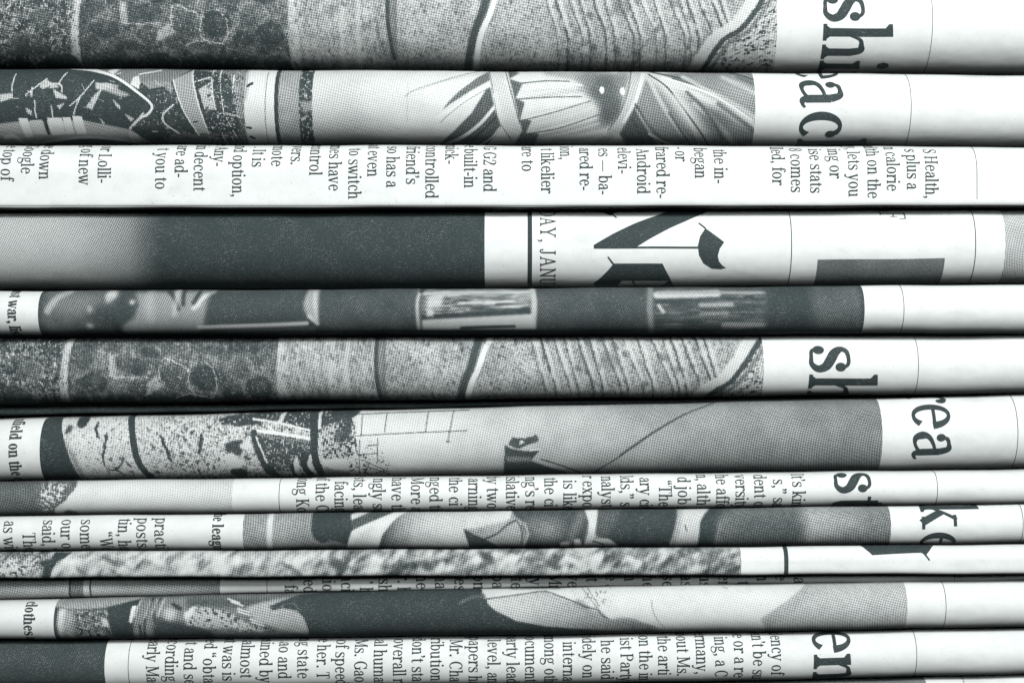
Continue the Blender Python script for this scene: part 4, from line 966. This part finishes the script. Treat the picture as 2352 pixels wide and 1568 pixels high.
R8 = Row((1108, 1094, 1081), (1183, 1172, 1157), 2, 1.05)
n = newspaper(R8, "thin folded newspaper with justified text, a torn-edged grey photo at left and headline letters st")
prints_grid(n, R8, -330, 533, photo_ragged(Canvas(-330, 545, 1080, 1200, .3)), 8)
T8 = [(1, 1990, "Hong Kong", 5, 745), (1, 2120, "of the Chi", 3, 640), (1, 2247, "facing", 1, 650), (2, 105, "sts, lead", 5, 715), (2, 235, "ngly su", 1, 640), (2, 362, "have the", 5, 780), (2, 492, "More a", 1, 650), (2, 617, "nged the", 2, 668), (2, 748, "the ci", 0, 605), (2, 878, "arning", 1, 637),
      (2, 1003, "by two", 3, 670), (2, 1132, "islative", 1, 605), (2, 1262, "ng’s re", 1, 630), (2, 1390, "the ci", 0, 605), (2, 1517, "is like", 3, 705), (2, 1647, "r expo", 2, 625), (2, 1774, "nalyst", 1, 630), (2, 1902, "lds,” s", 1, 605), (2, 2032, "ary cit", 4, 745), (2, 2160, "“The", 1, 655), (2, 2287, "d job n", 2, 660),
      (3, 155, "n, alth", 3, 645), (3, 284, "he affo", 3, 675), (3, 413, "versity", 1, 613), (3, 540, "dent of", 1, 615), (3, 668, "s,” sai", 4, 735), (3, 797, "It’s kin", 0, 580)]
lines_print("article_text", n, R8, [(zx(a, b), t, i, 890 + y * Z) for a, b, t, i, y in T8], BODY, 0.312)
lines_print("headline", n, R8, [(zx(3, 1080), "ste", 0, 890 + 570 * Z)], HEAD, 1.44)
for xx in (641, 2153.5): bar(n, R8, xx, 1.4)

R9 = Row((1186, 1173, 1158), (1265, 1258, 1248), -4, 1.00)
n = newspaper(R9, "folded newspaper with photo of draped figures, lines of text at left and headline letters ke")
prints_grid(n, R9, 557.5, 2047, photo_people(Canvas(545, 2060, 1140, 1290, .5)), 8)
T9 = [(20, "as with", 0, 895), (150, "The", 0, 970), (280, "said, “", 0, 888), (405, "our o", 0, 885), (535, "some", 0, 885), (667, "“We", 0, 965), (790, "tin, he", 0, 878), (915, "posts.", 0, 875), (1037, "practi", 0, 875)]
lines_print("article_text", n, R9, [(zx(1, b), t, i, 890 + y * Z) for b, t, i, y in T9], BODY, 0.312)
lines_print("caption", n, R9, [(zx(1, 1424), "the league", 4, 890 + 918 * Z)], BOLD, 0.275)
lines_print("headline", n, R9, [(zx(3, 1668), "ke", 0, 890 + 770 * Z)], HEAD, 1.36)
bar(n, R9, 2350, 1.4)

R10 = Row((1268, 1261, 1251), (1326, 1321, 1317), -4, 1.0, 2.0, 4.5)
n = newspaper(R10, "thin folded newspaper with a blurred mottled photo, black bar and a piece of blackletter")
prints_grid(n, R10, -330, 1702.5, photo_blurred(Canvas(-330, 1715, 1245, 1345, .4)), 8)
bar(n, R10, zx(3, 755), 29 * Z, name="column_bar")
zb = lambda p: [(zx(3, a), 1223.7 + b * Z) for a, b in p]
shapes_print("masthead", n, R10, [zb([(1262, 84), (1765, 84), (1725, 118), (1695, 150), (1665, 132), (1335, 148), (1295, 110)]), zb([(1680, 142), (1692, 134), (1722, 180), (1714, 186)])])

R11 = Row((1327, 1322, 1317), (1378, 1350, 1331), 42, 0.85)
n = newspaper(R11, "squeezed folded newspaper set back in shadow, cut-off text lines and grey strip photo at left")
prints_grid(n, R11, -330, 505, photo_strip(Canvas(-330, 520, 1300, 1400, .5)), 8)
T11 = [(1, 1912, "e fa", 0, 288), (1, 2038, "ted", 0, 290), (1, 2165, "tion", 0, 292), (1, 2292, "nci", 0, 285), (2, 150, "’ ha", 2, 362), (2, 275, "ish", 0, 283), (2, 402, "r. h", 0, 285), (2, 528, "nec", 0, 285), (2, 655, "nat", 0, 282), (2, 785, "ies", 0, 275), (2, 912, "on", 0, 277), (2, 1040, "pa", 0, 277), (2, 1165, "ite", 0, 276), (2, 1290, "ty", 0, 277), (2, 1420, "Mr", 0, 275), (2, 1545, "ve", 0, 277),
       (2, 1672, "it", 0, 277), (2, 1800, "e a", 0, 262), (2, 1928, "n", 0, 276), (2, 2050, "he", 0, 258), (2, 2182, "se", 0, 276), (3, 45, "as", 0, 270), (3, 170, "us", 0, 255), (3, 298, "er", 0, 262), (3, 425, "l t", 0, 262), (3, 555, "n", 0, 270), (3, 680, "e", 0, 276), (3, 805, "ia", 0, 278)]
lines_print("article_text", n, R11, [(zx(a, b), t, i, 1223.7 + y * Z) for a, b, t, i, y in T11], BODY, 0.312)
for xx in (613, 2193): bar(n, R11, xx, 1.4)

R12 = Row((1381, 1353, 1333), (1467, 1458, 1440), -2, 1.00)
n = newspaper(R12, "folded newspaper with photo of a dark coat and pale draped cloth and bold caption clothes")
prints_grid(n, R12, 123.5, 2084, photo_tailor(Canvas(110, 2100, 1310, 1490, .5)), 8)
lines_print("caption", n, R12, [(zx(1, 158), "clothes a", 1, 1223.7 + 480 * Z)], BOLD, 0.275)
bar(n, R12, 2173, 1.4)

R13 = Row((1471, 1461, 1444), (1582, 1573, 1548), 10, 1.00)
n = newspaper(R13, "folded newspaper full of text lines with headline letters en, near the bottom of the stack")
prints_grid(n, R13, -330, 239.5, photo_flat(Canvas(-330, 250, 1440, 1610, .8), .84, 5, .03), 22)
T13 = [(1, 980, "early Mao", 6, 890), (1, 1107, "ccording", 5, 880), (1, 1232, "t and se", 2, 770), (1, 1362, "ed “obta", 3, 800), (1, 1492, "at was is", 3, 755), (1, 1614, "almost", 0, 722), (1, 1742, "ained by", 6, 915), (1, 1867, "ao and", 3, 828), (1, 1997, "ng state", 3, 780), (1, 2127, "e her. T", 2, 750), (1, 2252, "of speed", 3, 795),
       (2, 112, "Ms. Gao", 0, 715), (2, 242, "al human", 3, 783), (2, 372, "overall r", 0, 710), (2, 499, "don’t sta", 0, 700), (2, 624, "ribution", 0, 705), (2, 752, "Mr. Cha", 0, 715), (2, 880, "papers ha", 1, 722), (2, 1007, "level, an", 0, 715), (2, 1135, "party lead", 1, 705), (2, 1260, "ocument", 1, 722), (2, 1390, "mong oth", 1, 735), (2, 1515, "interna", 0, 730), (2, 1647, "idely on", 1, 705),
       (2, 1772, "he said", 0, 720), (2, 1902, "ist Party", 4, 808), (2, 2028, "on the in", 3, 785), (2, 2155, "the arti", 0, 690), (2, 2282, "about Ms.", 1, 672), (3, 148, "ermany,", 0, 672), (3, 277, "ing, a C", 5, 850), (3, 404, "se or a re", 3, 722), (3, 530, "an’t be su", 5, 790), (3, 657, "dency of", 0, 665)]
lines_print("article_text", n, R13, [(zx(a, b), t, i, 1223.7 + y * Z) for a, b, t, i, y in T13], BODY, 0.312)
lines_print("headline", n, R13, [(zx(3, 940), "ens", 1, 1223.7 + 812 * Z)], HEAD, 1.46)
for xx in (294, 2106): bar(n, R13, xx, 1.4)

R14 = Row((1585, 1576, 1550), (1742, 1736, 1724), 4, 0.9)
n = newspaper(R14, "folded newspaper at the very bottom, only a sliver with grey photo showing at lower right")
prints_grid(n, R14, -330, 2137.5, photo_flat(Canvas(-330, 2150, 1540, 1760, .6), .62, 7), 8, step=3)
bar(n, R14, 2225, 1.4)
for o in bpy.data.objects:
    if "_o" in o: del o["_o"]
